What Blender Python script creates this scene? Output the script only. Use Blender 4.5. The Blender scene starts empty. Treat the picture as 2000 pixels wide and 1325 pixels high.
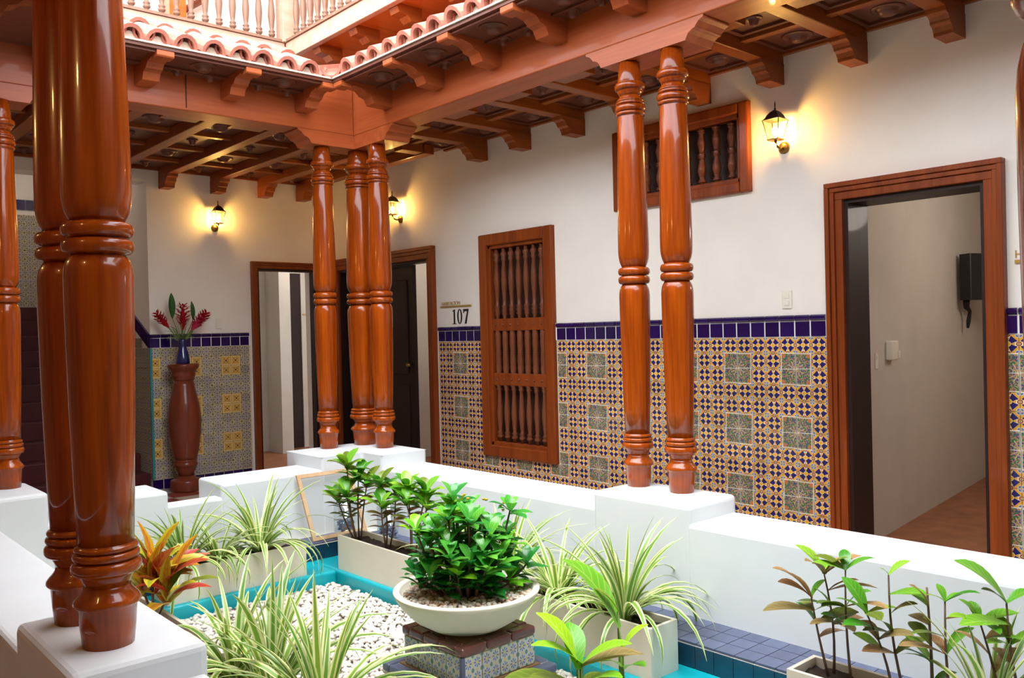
import bpy, bmesh, math, random
from mathutils import Vector, Matrix, Euler
rnd = random.Random(7)
PI = math.pi
C = bpy.context.scene.collection
sc = bpy.context.scene
H = 1.53                                             # eye height above the corridor floor

# ------------------------------------------------------------------ camera
cam = bpy.data.cameras.new('camera'); co = bpy.data.objects.new('camera', cam); C.objects.link(co)
def cam_matrix(yaw, pitch, roll):
    f = Vector((math.sin(yaw)*math.cos(pitch), math.cos(yaw)*math.cos(pitch), math.sin(pitch)))
    r = Vector((math.cos(yaw), -math.sin(yaw), 0)); d = f.cross(r)
    c, s = math.cos(roll), math.sin(roll)
    r2 = r*c - d*s; d2 = r*s + d*c
    return Matrix((r2, -d2, -f)).transposed()
co.matrix_world = Matrix.Translation((0, 0, H)) @ cam_matrix(0.72725, -0.00766, -0.02413).to_4x4()
cam.sensor_width = 36.0; cam.lens = 1690.35/2000*36.0; cam.clip_start = 0.05
sc.camera = co
# ------------------------------------------------------------------ sky and exposure
w = bpy.data.worlds.new('overcast_sky'); sc.world = w; w.use_nodes = True
bg = w.node_tree.nodes['Background']; bg.inputs[0].default_value = (0.86, 0.935, 1.0, 1); bg.inputs[1].default_value = 4.0
sun = bpy.data.lights.new('hazy_sun', 'SUN'); sun.energy = 2.6; sun.angle = math.radians(60); sun.color = (1, .98, .95)
so = bpy.data.objects.new('hazy_sun', sun); C.objects.link(so); so.rotation_euler = Vector((.22, .12, -.96)).to_track_quat('-Z', 'Y').to_euler()
sc.view_settings.view_transform = 'Standard'; sc.view_settings.look = 'None'
sc.view_settings.exposure = 1.15; sc.view_settings.gamma = 1.0; sc.view_settings.use_curve_mapping = False
def point(name, loc, watts, col, rad=.08):
    l = bpy.data.lights.new(name, 'POINT'); l.energy = watts; l.color = col; l.shadow_soft_size = rad
    o = bpy.data.objects.new(name, l); C.objects.link(o); o.location = loc; return o
WARM = (1, .72, .38)
point('room_fill', (7.3, 1.5, 2.5), 14, (1, .9, .78), .15)  # added fill light to brighten the near room, no known fixture
point('room_fill', (6.4, 7.6, 2.5), 11, (1, .92, .84), .15)  # added fill light for the chamber behind the double door
point('passage_fill', (5.55, 10.0, 2.6), 5, (1, .93, .86), .15)  # added fill light to lift the passage walls, source unseen
point('stair_fill', (2.5, 11.2, 3.4), 5, (1, .93, .86), .2)  # added fill light for the stair well, no fixture there
point('corridor_lamp', (-.42, 2.3, 2.72), 5, (1, .62, .22), .05)
point('corridor_lamp', (-.42, 4.9, 2.72), 5, (1, .62, .22), .05)

# ------------------------------------------------------------------ mesh helpers
class MB:
    def __init__(s): s.v = []; s.f = []; s.uv = []; s.sm = []
    def add(s, vs, fs, uvs=None, smooth=False):
        o = len(s.v); s.v += [tuple(p) for p in vs]
        for i, f in enumerate(fs):
            s.f.append(tuple(o+k for k in f)); s.sm.append(smooth)
            s.uv.append(uvs[i] if uvs else None)
        return s
    def box(s, x0, x1, y0, y1, z0, z1):
        vs = [(x, y, z) for z in (z0, z1) for y in (y0, y1) for x in (x0, x1)]
        return s.add(vs, [(0, 2, 3, 1), (4, 5, 7, 6), (0, 1, 5, 4), (1, 3, 7, 5), (3, 2, 6, 7), (2, 0, 4, 6)])
    def prism(s, prof, fn, a, b, smooth=False):
        """prof: closed 2-D outline; fn(p, q, t) gives the 3-D point; t runs from a to b."""
        n = len(prof)
        vs = [fn(p, q, a) for p, q in prof] + [fn(p, q, b) for p, q in prof]
        fs = [(i, (i+1) % n, n+(i+1) % n, n+i) for i in range(n)]
        s.add(vs, fs, smooth=smooth)
        return s.add(vs, [tuple(range(n-1, -1, -1)), tuple(range(n, 2*n))])
    def lathe(s, prof, seg=24, c=(0, 0, 0), M=None, smooth=True):
        vs = []; fs = []
        for r, z in prof:
            for k in range(seg):
                a = 2*PI*k/seg; p = Vector((r*math.cos(a), r*math.sin(a), z))
                if M: p = M @ p
                vs.append((p.x+c[0], p.y+c[1], p.z+c[2]))
        n = len(prof)
        for i in range(n-1):
            for k in range(seg):
                k2 = (k+1) % seg; fs.append((i*seg+k, i*seg+k2, (i+1)*seg+k2, (i+1)*seg+k))
        if prof[0][0] > 1e-4: fs.append(tuple(range(seg-1, -1, -1)))
        if prof[-1][0] > 1e-4: fs.append(tuple((n-1)*seg+k for k in range(seg)))
        return s.add(vs, fs, smooth=smooth)
    def tube(s, pts, rad, seg=7, smooth=True):
        pts = [Vector(p) for p in pts]; n = len(pts)
        R = rad if isinstance(rad, (list, tuple)) else [rad]*n
        vs = []; fs = []
        for i, p in enumerate(pts):
            d = (pts[min(i+1, n-1)]-pts[max(i-1, 0)]).normalized()
            u = d.cross(Vector((0.3, .2, 1)) if abs(d.z) < .9 else Vector((1, 0, 0))).normalized(); q = d.cross(u)
            for k in range(seg):
                a = 2*PI*k/seg; vs.append(p+(u*math.cos(a)+q*math.sin(a))*R[i])
        for i in range(n-1):
            for k in range(seg):
                k2 = (k+1) % seg; fs.append((i*seg+k, i*seg+k2, (i+1)*seg+k2, (i+1)*seg+k))
        fs.append(tuple(range(seg-1, -1, -1))); fs.append(tuple((n-1)*seg+k for k in range(seg)))
        return s.add(vs, fs, smooth=smooth)
    def mesh(s, name, m, shift=(0, 0, 0)):
        me = bpy.data.meshes.new(name)
        me.from_pydata([(p[0]-shift[0], p[1]-shift[1], p[2]-shift[2]) for p in s.v], [], s.f)
        me.polygons.foreach_set('use_smooth', s.sm)
        if any(u is not None for u in s.uv):
            L = me.uv_layers.new(name='UVMap'); i = 0
            for f, u in zip(s.f, s.uv):
                for k in range(len(f)):
                    L.data[i].uv = u[k] if u else (.5, .5); i += 1
        if m: me.materials.append(m)
        me.update(); return me
    def build(s, name, m, parent=None, origin=(0, 0, 0), bevel=0, seg=2, **kw):
        return place(name, s.mesh(name, m, origin), origin, parent, bevel=bevel, seg=seg, **kw)
WL = {}
def place(name, me, loc=(0, 0, 0), parent=None, rot=None, scale=None, bevel=0, seg=2, label=None, cat=None, group=None, kind=None):
    o = bpy.data.objects.new(name, me); C.objects.link(o)
    WL[o] = Vector(loc)
    if parent is not None:
        o.parent = parent; o.location = Vector(loc)-WL[parent]
    else: o.location = loc
    if rot is not None: o.rotation_euler = rot
    if scale is not None: o.scale = (scale,)*3 if isinstance(scale, (int, float)) else scale
    if bevel:
        b = o.modifiers.new('edge', 'BEVEL'); b.width = bevel; b.segments = seg; b.limit_method = 'ANGLE'; b.angle_limit = .7
    return tag(o, label, cat, group, kind)
def tag(o, label=None, cat=None, group=None, kind=None):
    if label: o['label'] = label
    if cat: o['category'] = cat
    if group: o['group'] = group
    if kind: o['kind'] = kind
    return o
def thing(name, loc, label=None, cat=None, group=None, kind=None):
    return place(name, None, loc, None, label=label, cat=cat, group=group, kind=kind)
def box(*a): return MB().box(*a)

# ------------------------------------------------------------------ materials
def nodes(name):
    m = bpy.data.materials.new(name); m.use_nodes = True
    nt = m.node_tree; return m, nt, nt.nodes['Principled BSDF']
def N(nt, t, **kw):
    n = nt.nodes.new(t)
    for k, v in kw.items():
        if hasattr(n, k): setattr(n, k, v)
        else: n.inputs[k].default_value = v
    return n
def math_n(nt, op, a, b=None, c=None):
    n = nt.nodes.new('ShaderNodeMath'); n.operation = op
    for i, x in enumerate((a, b, c)):
        if x is None: continue
        if isinstance(x, (int, float)): n.inputs[i].default_value = x
        else: nt.links.new(x, n.inputs[i])
    return n.outputs[0]
def mixc(nt, fac, a, b):
    n = nt.nodes.new('ShaderNodeMix'); n.data_type = 'RGBA'
    for k, x in ((0, fac), (6, a), (7, b)):
        if hasattr(x, 'links'): nt.links.new(x, n.inputs[k])
        elif k == 0: n.inputs[0].default_value = x
        else: n.inputs[k].default_value = tuple(x)+(1,)
    return n.outputs[2]
def plain(name, col, rough=.6, noise=.12, scale=8, bump=0, coat=0, metal=0, spec=.5, rand=0, stretch=(1, 1, 1)):
    m, nt, b = nodes(name)
    tc = N(nt, 'ShaderNodeTexCoord'); mp = N(nt, 'ShaderNodeMapping'); mp.inputs['Scale'].default_value = stretch
    nt.links.new(tc.outputs['Object'], mp.inputs[0])
    no = N(nt, 'ShaderNodeTexNoise'); no.inputs['Scale'].default_value = scale; no.inputs['Detail'].default_value = 5
    nt.links.new(mp.outputs[0], no.inputs['Vector'])
    lo = [c*(1-noise*1.6) for c in col]; hi = [min(1, c*(1+noise)) for c in col]
    out = mixc(nt, no.outputs['Fac'], lo, hi)
    if rand:
        oi = N(nt, 'ShaderNodeObjectInfo'); hs = N(nt, 'ShaderNodeHueSaturation')
        nt.links.new(math_n(nt, 'ADD', math_n(nt, 'MULTIPLY', oi.outputs['Random'], rand), 1-rand/2), hs.inputs['Value'])
        nt.links.new(out, hs.inputs['Color']); out = hs.outputs[0]
    nt.links.new(out, b.inputs['Base Color'])
    b.inputs['Roughness'].default_value = rough; b.inputs['Metallic'].default_value = metal
    b.inputs['Specular IOR Level'].default_value = spec
    if coat: b.inputs['Coat Weight'].default_value = coat; b.inputs['Coat Roughness'].default_value = .08
    if bump:
        bu = N(nt, 'ShaderNodeBump'); bu.inputs['Strength'].default_value = bump; bu.inputs['Distance'].default_value = .01
        nt.links.new(no.outputs['Fac'], bu.inputs['Height']); nt.links.new(bu.outputs[0], b.inputs['Normal'])
    return m
def wood(name, dark, light, rough=.35, coat=0, axis='Z', scale=9, bump=.05, spec=.22):
    m, nt, b = nodes(name)
    tc = N(nt, 'ShaderNodeTexCoord'); mp = N(nt, 'ShaderNodeMapping')
    st = {'X': (.06, 1, 1), 'Y': (1, .06, 1), 'Z': (1, 1, .06)}[axis]
    mp.inputs['Scale'].default_value = st; nt.links.new(tc.outputs['Object'], mp.inputs[0])
    n1 = N(nt, 'ShaderNodeTexNoise'); n1.inputs['Scale'].default_value = scale; n1.inputs['Detail'].default_value = 7; n1.inputs['Distortion'].default_value = .8
    n2 = N(nt, 'ShaderNodeTexNoise'); n2.inputs['Scale'].default_value = scale*9; n2.inputs['Detail'].default_value = 3
    nt.links.new(mp.outputs[0], n1.inputs['Vector']); nt.links.new(mp.outputs[0], n2.inputs['Vector'])
    f = math_n(nt, 'ADD', math_n(nt, 'MULTIPLY', n1.outputs['Fac'], .75), math_n(nt, 'MULTIPLY', n2.outputs['Fac'], .3))
    cr = N(nt, 'ShaderNodeValToRGB'); cr.color_ramp.elements[0].position = .32; cr.color_ramp.elements[1].position = .72
    cr.color_ramp.elements[0].color = tuple(dark)+(1,); cr.color_ramp.elements[1].color = tuple(light)+(1,)
    nt.links.new(f, cr.inputs[0]); nt.links.new(cr.outputs[0], b.inputs['Base Color'])
    b.inputs['Roughness'].default_value = rough; b.inputs['Specular IOR Level'].default_value = spec
    if coat: b.inputs['Coat Weight'].default_value = coat*.5; b.inputs['Coat Roughness'].default_value = .06
    bu = N(nt, 'ShaderNodeBump'); bu.inputs['Strength'].default_value = bump; bu.inputs['Distance'].default_value = .004
    nt.links.new(f, bu.inputs['Height']); nt.links.new(bu.outputs[0], b.inputs['Normal'])
    return m
def emit(name, col, st):
    m, nt, b = nodes(name); b.inputs['Base Color'].default_value = tuple(col)+(1,)
    b.inputs['Emission Color'].default_value = tuple(col)+(1,); b.inputs['Emission Strength'].default_value = st; return m
def clear(name, tint, gloss=.1):
    m, nt, b = nodes(name); nt.nodes.remove(b)
    t = N(nt, 'ShaderNodeBsdfTransparent'); t.inputs[0].default_value = tuple(tint)+(1,)
    g = N(nt, 'ShaderNodeBsdfGlossy'); g.inputs['Roughness'].default_value = .05
    mx = N(nt, 'ShaderNodeMixShader'); mx.inputs[0].default_value = gloss
    nt.links.new(t.outputs[0], mx.inputs[1]); nt.links.new(g.outputs[0], mx.inputs[2])
    nt.links.new(mx.outputs[0], nt.nodes['Material Output'].inputs[0]); return m
def uvn(nt):
    tc = N(nt, 'ShaderNodeTexCoord'); sp = N(nt, 'ShaderNodeSeparateXYZ'); nt.links.new(tc.outputs['UV'], sp.inputs[0])
    return sp.outputs[0], sp.outputs[1]
def dist2(nt, u, v, cx, cy):
    a = math_n(nt, 'SUBTRACT', u, cx); b = math_n(nt, 'SUBTRACT', v, cy)
    return math_n(nt, 'SQRT', math_n(nt, 'ADD', math_n(nt, 'MULTIPLY', a, a), math_n(nt, 'MULTIPLY', b, b)))
def less(nt, a, t): return math_n(nt, 'LESS_THAN', a, t)
def band(nt, a, c, wd): return math_n(nt, 'LESS_THAN', math_n(nt, 'ABSOLUTE', math_n(nt, 'SUBTRACT', a, c)), wd)
def tile_finish(nt, b, col, rough=.22, rand=.25):
    oi = N(nt, 'ShaderNodeObjectInfo'); hs = N(nt, 'ShaderNodeHueSaturation')
    nt.links.new(math_n(nt, 'ADD', math_n(nt, 'MULTIPLY', oi.outputs['Random'], rand), 1-rand*.6), hs.inputs['Value'])
    nt.links.new(col, hs.inputs['Color']); nt.links.new(hs.outputs[0], b.inputs['Base Color']); b.inputs['Roughness'].default_value = rough
def fold(nt, u):                                     # 0 at the tile centre, .5 at its edge
    return math_n(nt, 'ABSOLUTE', math_n(nt, 'SUBTRACT', u, .5))
def mat_star():
    """yellow ground, four deep blue diagonal petals round a yellow heart, red and sky blue rosettes on the edges and corners"""
    m, nt, b = nodes('glazed_star_tile'); u, v = uvn(nt); a = fold(nt, u); c = fold(nt, v)
    r = dist2(nt, a, c, 0, 0)
    col = mixc(nt, 0, (.70, .36, .05), (.70, .36, .05))
    df = math_n(nt, 'ABSOLUTE', math_n(nt, 'SUBTRACT', a, c)); sm = math_n(nt, 'ADD', a, c)
    col = mixc(nt, band(nt, r, .36, .03), col, (.80, .70, .52))                      # pale ring round the flower
    col = mixc(nt, math_n(nt, 'MULTIPLY', less(nt, r, .33), math_n(nt, 'GREATER_THAN', math_n(nt, 'MINIMUM', a, c), .05)), col, (.74, .52, .22))
    pet = math_n(nt, 'MULTIPLY', less(nt, df, math_n(nt, 'ADD', .06, math_n(nt, 'MULTIPLY', sm, .4))), band(nt, sm, .38, .215)); col = mixc(nt, pet, col, (.018, .014, .13))
    col = mixc(nt, less(nt, r, .15), col, (.80, .68, .45)); col = mixc(nt, less(nt, r, .12), col, (.80, .40, .02))
    for cx, cy in ((.5, 0), (0, .5)):
        d = dist2(nt, a, c, cx, cy)
        col = mixc(nt, less(nt, d, .135), col, (.78, .62, .38)); col = mixc(nt, band(nt, d, .09, .03), col, (.30, .05, .03))
        col = mixc(nt, less(nt, d, .04), col, (.35, .33, .08))
    d = dist2(nt, a, c, .5, .5)
    col = mixc(nt, less(nt, d, .18), col, (.76, .66, .48)); col = mixc(nt, math_n(nt, 'MULTIPLY', less(nt, d, .155), math_n(nt, 'GREATER_THAN', math_n(nt, 'MINIMUM', math_n(nt, 'SUBTRACT', .5, a), math_n(nt, 'SUBTRACT', .5, c)), .025)), col, (.09, .14, .36))
    tile_finish(nt, b, col); return m
def mat_panel():
    """quarter of a garland panel: greens, blues and an orange flower in the outer corner, white edge lines"""
    m, nt, b = nodes('glazed_garland_tile'); u, v = uvn(nt)     # (0,0) at the panel's centre
    tc = N(nt, 'ShaderNodeTexCoord'); vo = N(nt, 'ShaderNodeTexVoronoi'); vo.inputs['Scale'].default_value = 15
    nt.links.new(tc.outputs['UV'], vo.inputs['Vector'])
    sp = N(nt, 'ShaderNodeSeparateColor'); nt.links.new(vo.outputs['Color'], sp.inputs[0])
    col = mixc(nt, math_n(nt, 'GREATER_THAN', sp.outputs[0], .42), (.34, .27, .14), (.045, .16, .05))
    col = mixc(nt, math_n(nt, 'GREATER_THAN', sp.outputs[1], .74), col, (.10, .06, .20))
    col = mixc(nt, math_n(nt, 'GREATER_THAN', sp.outputs[2], .84), col, (.45, .18, .1))
    d0 = dist2(nt, u, v, .0, .0)
    ang = math_n(nt, 'ARCTAN2', v, u); ray = math_n(nt, 'GREATER_THAN', math_n(nt, 'COSINE', math_n(nt, 'MULTIPLY', ang, 12)), .72)
    col = mixc(nt, math_n(nt, 'MULTIPLY', ray, less(nt, d0, .55)), col, (.50, .40, .26))
    col = mixc(nt, less(nt, d0, .09), col, (.6, .42, .2))
    col = mixc(nt, less(nt, dist2(nt, u, v, .86, .86), .17), col, (.50, .16, .06))
    mn = math_n(nt, 'MINIMUM', u, v); mxx = math_n(nt, 'MAXIMUM', u, v)
    col = mixc(nt, less(nt, mn, .018), col, (.72, .72, .62)); col = mixc(nt, math_n(nt, 'GREATER_THAN', mxx, .955), col, (.82, .80, .66))
    tile_finish(nt, b, col, rand=.15); return m
def mat_grey():
    m, nt, b = nodes('glazed_grey_blue_tile'); u, v = uvn(nt); a = fold(nt, u); c = fold(nt, v); r = dist2(nt, a, c, 0, 0)
    ang = math_n(nt, 'ARCTAN2', a, c); pet = math_n(nt, 'GREATER_THAN', math_n(nt, 'COSINE', math_n(nt, 'MULTIPLY', ang, 8)), -.25)
    col = mixc(nt, math_n(nt, 'MULTIPLY', pet, math_n(nt, 'LESS_THAN', r, .42)), (.42, .36, .25), (.07, .06, .19))
    col = mixc(nt, band(nt, r, .30, .035), col, (.58, .50, .26)); col = mixc(nt, band(nt, r, .16, .03), col, (.60, .55, .45))
    d = dist2(nt, a, c, .5, .5)
    col = mixc(nt, less(nt, math_n(nt, 'ADD', math_n(nt, 'SUBTRACT', .5, a), math_n(nt, 'SUBTRACT', .5, c)), .22), col, (.62, .50, .22)); col = mixc(nt, less(nt, d, .085), col, (.06, .04, .05))
    tile_finish(nt, b, col); return m
def mat_yellow():
    m, nt, b = nodes('glazed_yellow_tile'); u, v = uvn(nt); a = fold(nt, u); c = fold(nt, v)
    col = mixc(nt, less(nt, dist2(nt, a, c, 0, 0), .085), (.62, .36, .08), (.05, .03, .03))
    for q, rr in ((.17, .055), (.33, .035)): col = mixc(nt, less(nt, dist2(nt, a, c, q, q), rr), col, (.12, .08, .04))
    col = mixc(nt, band(nt, math_n(nt, 'MAXIMUM', a, c), .43, .025), col, (.84, .70, .36))
    tile_finish(nt, b, col, rand=.12); return m
def mat_plinth():
    m, nt, b = nodes('glazed_plinth_tile'); u, v = uvn(nt); a = fold(nt, math_n(nt, 'FRACT', math_n(nt, 'MULTIPLY', u, 2))); c = fold(nt, math_n(nt, 'FRACT', math_n(nt, 'MULTIPLY', v, 2))); r = dist2(nt, a, c, 0, 0)
    ang = math_n(nt, 'ARCTAN2', a, c); pet = math_n(nt, 'GREATER_THAN', math_n(nt, 'COSINE', math_n(nt, 'MULTIPLY', ang, 8)), .0)
    col = mixc(nt, math_n(nt, 'MULTIPLY', pet, less(nt, r, .36)), (.50, .50, .46), (.10, .16, .42))
    col = mixc(nt, less(nt, r, .12), col, (.62, .48, .2)); col = mixc(nt, less(nt, dist2(nt, a, c, .5, .5), .16), col, (.12, .24, .2))
    col = mixc(nt, less(nt, dist2(nt, a, c, .5, 0), .12), col, (.60, .45, .2)); col = mixc(nt, less(nt, dist2(nt, a, c, 0, .5), .12), col, (.60, .45, .2))
    tile_finish(nt, b, col, rand=.15); return m
def mat_leaf(name, mid, edge, thr=.3, vein=None, rough=.35, rand=.35, hue=.03, tip=None, trans=.25):
    m, nt, b = nodes(name); u, v = uvn(nt); a = fold(nt, u)
    no = N(nt, 'ShaderNodeTexNoise'); no.inputs['Scale'].default_value = 6; tc = N(nt, 'ShaderNodeTexCoord'); nt.links.new(tc.outputs['UV'], no.inputs['Vector'])
    th = math_n(nt, 'ADD', a, math_n(nt, 'MULTIPLY', math_n(nt, 'SUBTRACT', no.outputs['Fac'], .5), .12))
    col = mixc(nt, math_n(nt, 'SMOOTH_MIN', math_n(nt, 'MULTIPLY', math_n(nt, 'MAXIMUM', math_n(nt, 'SUBTRACT', th, thr-.04), 0), 12), 1, .1), mid, edge)
    if tip: col = mixc(nt, math_n(nt, 'MULTIPLY', math_n(nt, 'MAXIMUM', math_n(nt, 'SUBTRACT', v, .55), 0), 1.6), col, tip)
    if vein:
        ve = math_n(nt, 'LESS_THAN', a, .035)
        si = math_n(nt, 'GREATER_THAN', math_n(nt, 'SINE', math_n(nt, 'MULTIPLY', math_n(nt, 'SUBTRACT', v, math_n(nt, 'MULTIPLY', a, .5)), 48)), .9)
        col = mixc(nt, math_n(nt, 'MULTIPLY', math_n(nt, 'MAXIMUM', ve, si), .55), col, vein)
    oi = N(nt, 'ShaderNodeObjectInfo'); hs = N(nt, 'ShaderNodeHueSaturation')
    nt.links.new(math_n(nt, 'ADD', math_n(nt, 'MULTIPLY', oi.outputs['Random'], rand*2), 1-rand), hs.inputs['Value'])
    nt.links.new(math_n(nt, 'ADD', math_n(nt, 'MULTIPLY', oi.outputs['Random'], -hue*2), .5+hue), hs.inputs['Hue'])
    nt.links.new(col, hs.inputs['Color']); nt.links.new(hs.outputs[0], b.inputs['Base Color'])
    b.inputs['Roughness'].default_value = rough
    tr = N(nt, 'ShaderNodeBsdfTranslucent'); nt.links.new(hs.outputs[0], tr.inputs[0])
    mx = N(nt, 'ShaderNodeMixShader'); mx.inputs[0].default_value = trans
    nt.links.new(b.outputs[0], mx.inputs[1]); nt.links.new(tr.outputs[0], mx.inputs[2]); nt.links.new(mx.outputs[0], nt.nodes['Material Output'].inputs[0])
    return m
M = {}
M['plaster'] = plain('white_plaster', (.86, .79, .715), .75, .05, 3, .05)
M['ledge'] = plain('white_painted_masonry', (.68, .705, .72), .7, .04, 5, .08)
M['tan_plaster'] = plain('tan_plaster', (.40, .25, .15), .8, .06, 3, .05)
M['grey_plaster'] = plain('grey_plaster', (.60, .55, .49), .8, .08, 3, .08)
M['column'] = wood('varnished_column_wood', (.12, .012, .0015), (.44, .078, .002), .25, .9, 'Z', 7, .03)
M['beam_y'] = wood('beam_wood_along', (.30, .060, .016), (.48, .112, .032), .42, .25, 'Y', 7)
M['beam_x'] = wood('beam_wood_across', (.30, .060, .016), (.48, .112, .032), .42, .25, 'X', 7)
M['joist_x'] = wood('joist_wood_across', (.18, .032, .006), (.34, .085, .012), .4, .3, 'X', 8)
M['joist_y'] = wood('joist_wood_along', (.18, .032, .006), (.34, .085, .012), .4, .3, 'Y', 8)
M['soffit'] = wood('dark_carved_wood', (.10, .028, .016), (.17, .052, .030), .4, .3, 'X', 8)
M['frame'] = wood('door_frame_wood', (.15, .024, .004), (.29, .06, .009), .4, .25, 'Z', 9)
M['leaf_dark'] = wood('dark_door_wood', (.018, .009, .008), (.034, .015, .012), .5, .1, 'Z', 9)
M['grille'] = wood('grille_wood', (.13, .034, .014), (.24, .07, .028), .4, .3, 'Z', 14)
M['void'] = plain('dark_shutter_shade_board', (.045, .018, .012), .6, .2, 6)  # shutter of the tall window, painted darkness of the high window's interior
M['pale_wood'] = wood('pale_rail_wood', (.42, .25, .17), (.55, .35, .25), .5, .1, 'X', 7)  # pale pinkish wood tone for the gallery fascia and rails
M['baluster'] = wood('baluster_wood', (.17, .085, .05), (.27, .145, .095), .5, .1, 'Z', 9)  # pinkish brown wood tone for the balusters
M['orange_wood'] = wood('honey_soffit_wood', (.40, .10, .014), (.58, .17, .028), .45, .2, 'X', 6)
M['clay'] = plain('clay_roof_tile', (.46, .15, .10), .8, .3, 9, .3, rand=.3)
M['mortar'] = plain('pale_mortar', (.62, .48, .37), .9, .3, 22, .4)
M['navy'] = plain('cobalt_glazed_tile', (.018, .005, .075), .12, .3, 5, coat=.2, rand=.5)
M['grout'] = plain('cream_grout', (.70, .62, .48), .85, .06, 20)
M['white_grout'] = plain('white_grout', (.85, .82, .78), .8, .05, 20); M['star'] = mat_star(); M['panel'] = mat_panel(); M['grey'] = mat_grey(); M['yellow'] = mat_yellow(); M['plinth'] = mat_plinth()
M['teal_trim'] = plain('teal_edge_trim', (.03, .22, .24), .3, .1)
M['floor_red'] = plain('red_floor_tile', (.26, .055, .035), .3, .2, 7, coat=.3, rand=.3)
M['floor_cream'] = plain('cream_floor_tile', (.62, .54, .44), .3, .12, 7, coat=.3, rand=.2)
M['floor_mix'] = plain('speckled_floor', (.55, .45, .38), .35, .3, 5, coat=.2)
M['terracotta'] = plain('terracotta_floor', (.38, .14, .06), .45, .5, 6)
M['step'] = plain('dark_red_step', (.075, .012, .014), .5, .3, 6, rand=.1, spec=.2)
M['pool'] = plain('turquoise_pool_paint', (.004, .40, .48), .35, .12, 4)
M['slate'] = plain('slate_blue_tile', (.085, .10, .17), .4, .25, 12, .1, rand=.3)
M['deepblue'] = plain('deep_blue_wall_tile', (.012, .06, .11), .25, .3, 9, rand=.3)
M['pebble'] = plain('white_pebble', (.70, .65, .58), .75, .22, 30, 0)
M['bed'] = plain('shade_gravel_bed', (.20, .16, .12), .9, .3, 30)  # darkened to paint the shade in the gaps between stones
M['pebble_tan'] = plain('tan_pebble', (.62, .50, .38), .75, .35, 20, 0)
M['pebble_mix'] = plain('mixed_pebble', (.36, .19, .10), .75, .5, 14, 0)
M['box'] = plain('cream_fibre_cement', (.74, .68, .56), .6, .07, 4, .04)
M['soil'] = plain('dark_soil', (.035, .020, .012), .95, .5, 40, .8)
M['bowl'] = plain('cream_bowl', (.80, .74, .60), .55, .08, 6, .05)
M['maroon'] = plain('maroon_edge_tile', (.16, .05, .045), .25, .25, 8, coat=.3)
M['brown_tile'] = plain('brown_top_tile', (.22, .115, .055), .4, .25, 9)
M['brass'] = plain('antique_brass', (.30, .17, .05), .35, .3, 12, metal=.85)
M['bronze'] = plain('dark_bronze', (.06, .04, .025), .4, .3, 12, metal=.6)
M['gold'] = plain('gold_paint', (.55, .36, .10), .35, .1, 8, metal=.6)
M['black'] = plain('black_plastic', (.012, .012, .014), .4, .1, 8)
M['ink'] = plain('black_numeral', (.010, .010, .012), .4, .05, 8)
M['ivory'] = plain('ivory_plastic', (.82, .76, .64), .4, .03, 8)
M['cobalt'] = plain('cobalt_ceramic', (.012, .016, .11), .15, .2, 8, coat=.6)
M['pedestal'] = wood('red_mahogany', (.12, .022, .010), (.22, .045, .02), .3, .5, 'Z', 7)
M['pine'] = wood('raw_pine', (.50, .31, .16), (.64, .43, .25), .6, 0, 'Z', 10)
M['glass'] = clear('clear_lantern_glass', (1, .96, .86), .08)
M['jar'] = clear('clear_jar_glass', (.94, .97, .98), .16)
M['bulb'] = emit('lit_bulb', (1, .58, .15), 200)
M['stem'] = plain('brown_stem', (.16, .085, .05), .7, .3, 14)
M['stem_green'] = plain('green_stem', (.16, .26, .05), .6, .3, 14)
M['spider'] = mat_leaf('variegated_spider_leaf', (.17, .34, .035), (.74, .76, .38), .25, rand=.22, hue=.02)
M['broad'] = mat_leaf('fresh_green_leaf', (.12, .37, .015), (.15, .41, .02), .4, (.36, .52, .1), .3, .35, .035)
M['bronze_leaf'] = mat_leaf('withered_leaf', (.30, .19, .06), (.38, .24, .09), .3, (.5, .36, .16), .5, .4, .03)
M['jade'] = mat_leaf('glossy_jade_leaf', (.04, .30, .025), (.05, .35, .03), .4, (.18, .45, .09), .22, .4, .03)
M['jade_new'] = mat_leaf('new_jade_leaf', (.2, .52, .015), (.26, .58, .03), .4, None, .25, .2, .02)
M['lime'] = mat_leaf('lime_leaf', (.22, .52, .012), (.26, .55, .02), .4, (.5, .66, .12), .35, .25, .03, trans=.35)
M['olive'] = mat_leaf('olive_leaf', (.14, .20, .015), (.2, .26, .02), .4, (.3, .34, .06), .35, .3, .03)
M['croton'] = mat_leaf('croton_leaf', (.55, .16, .012), (.66, .38, .02), .25, (.75, .45, .05), .35, .35, .05)
M['croton_red'] = mat_leaf('croton_red_leaf', (.45, .045, .02), (.5, .09, .03), .3, (.7, .25, .08), .35, .3, .02)
M['croton_gold'] = mat_leaf('croton_gold_leaf', (.36, .38, .015), (.7, .52, .03), .2, (.7, .55, .06), .35, .25, .03)
M['ginger'] = plain('red_ginger_bract', (.42, .004, .012), .6, .3, 20, spec=.15)
M['ginger_pink'] = plain('pink_ginger_bract', (.55, .03, .08), .6, .3, 20, spec=.15)
M['dark_leaf'] = mat_leaf('dark_flower_leaf', (.015, .085, .02), (.02, .1, .025), .4, (.06, .2, .05), .3, .2, .02)

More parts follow.
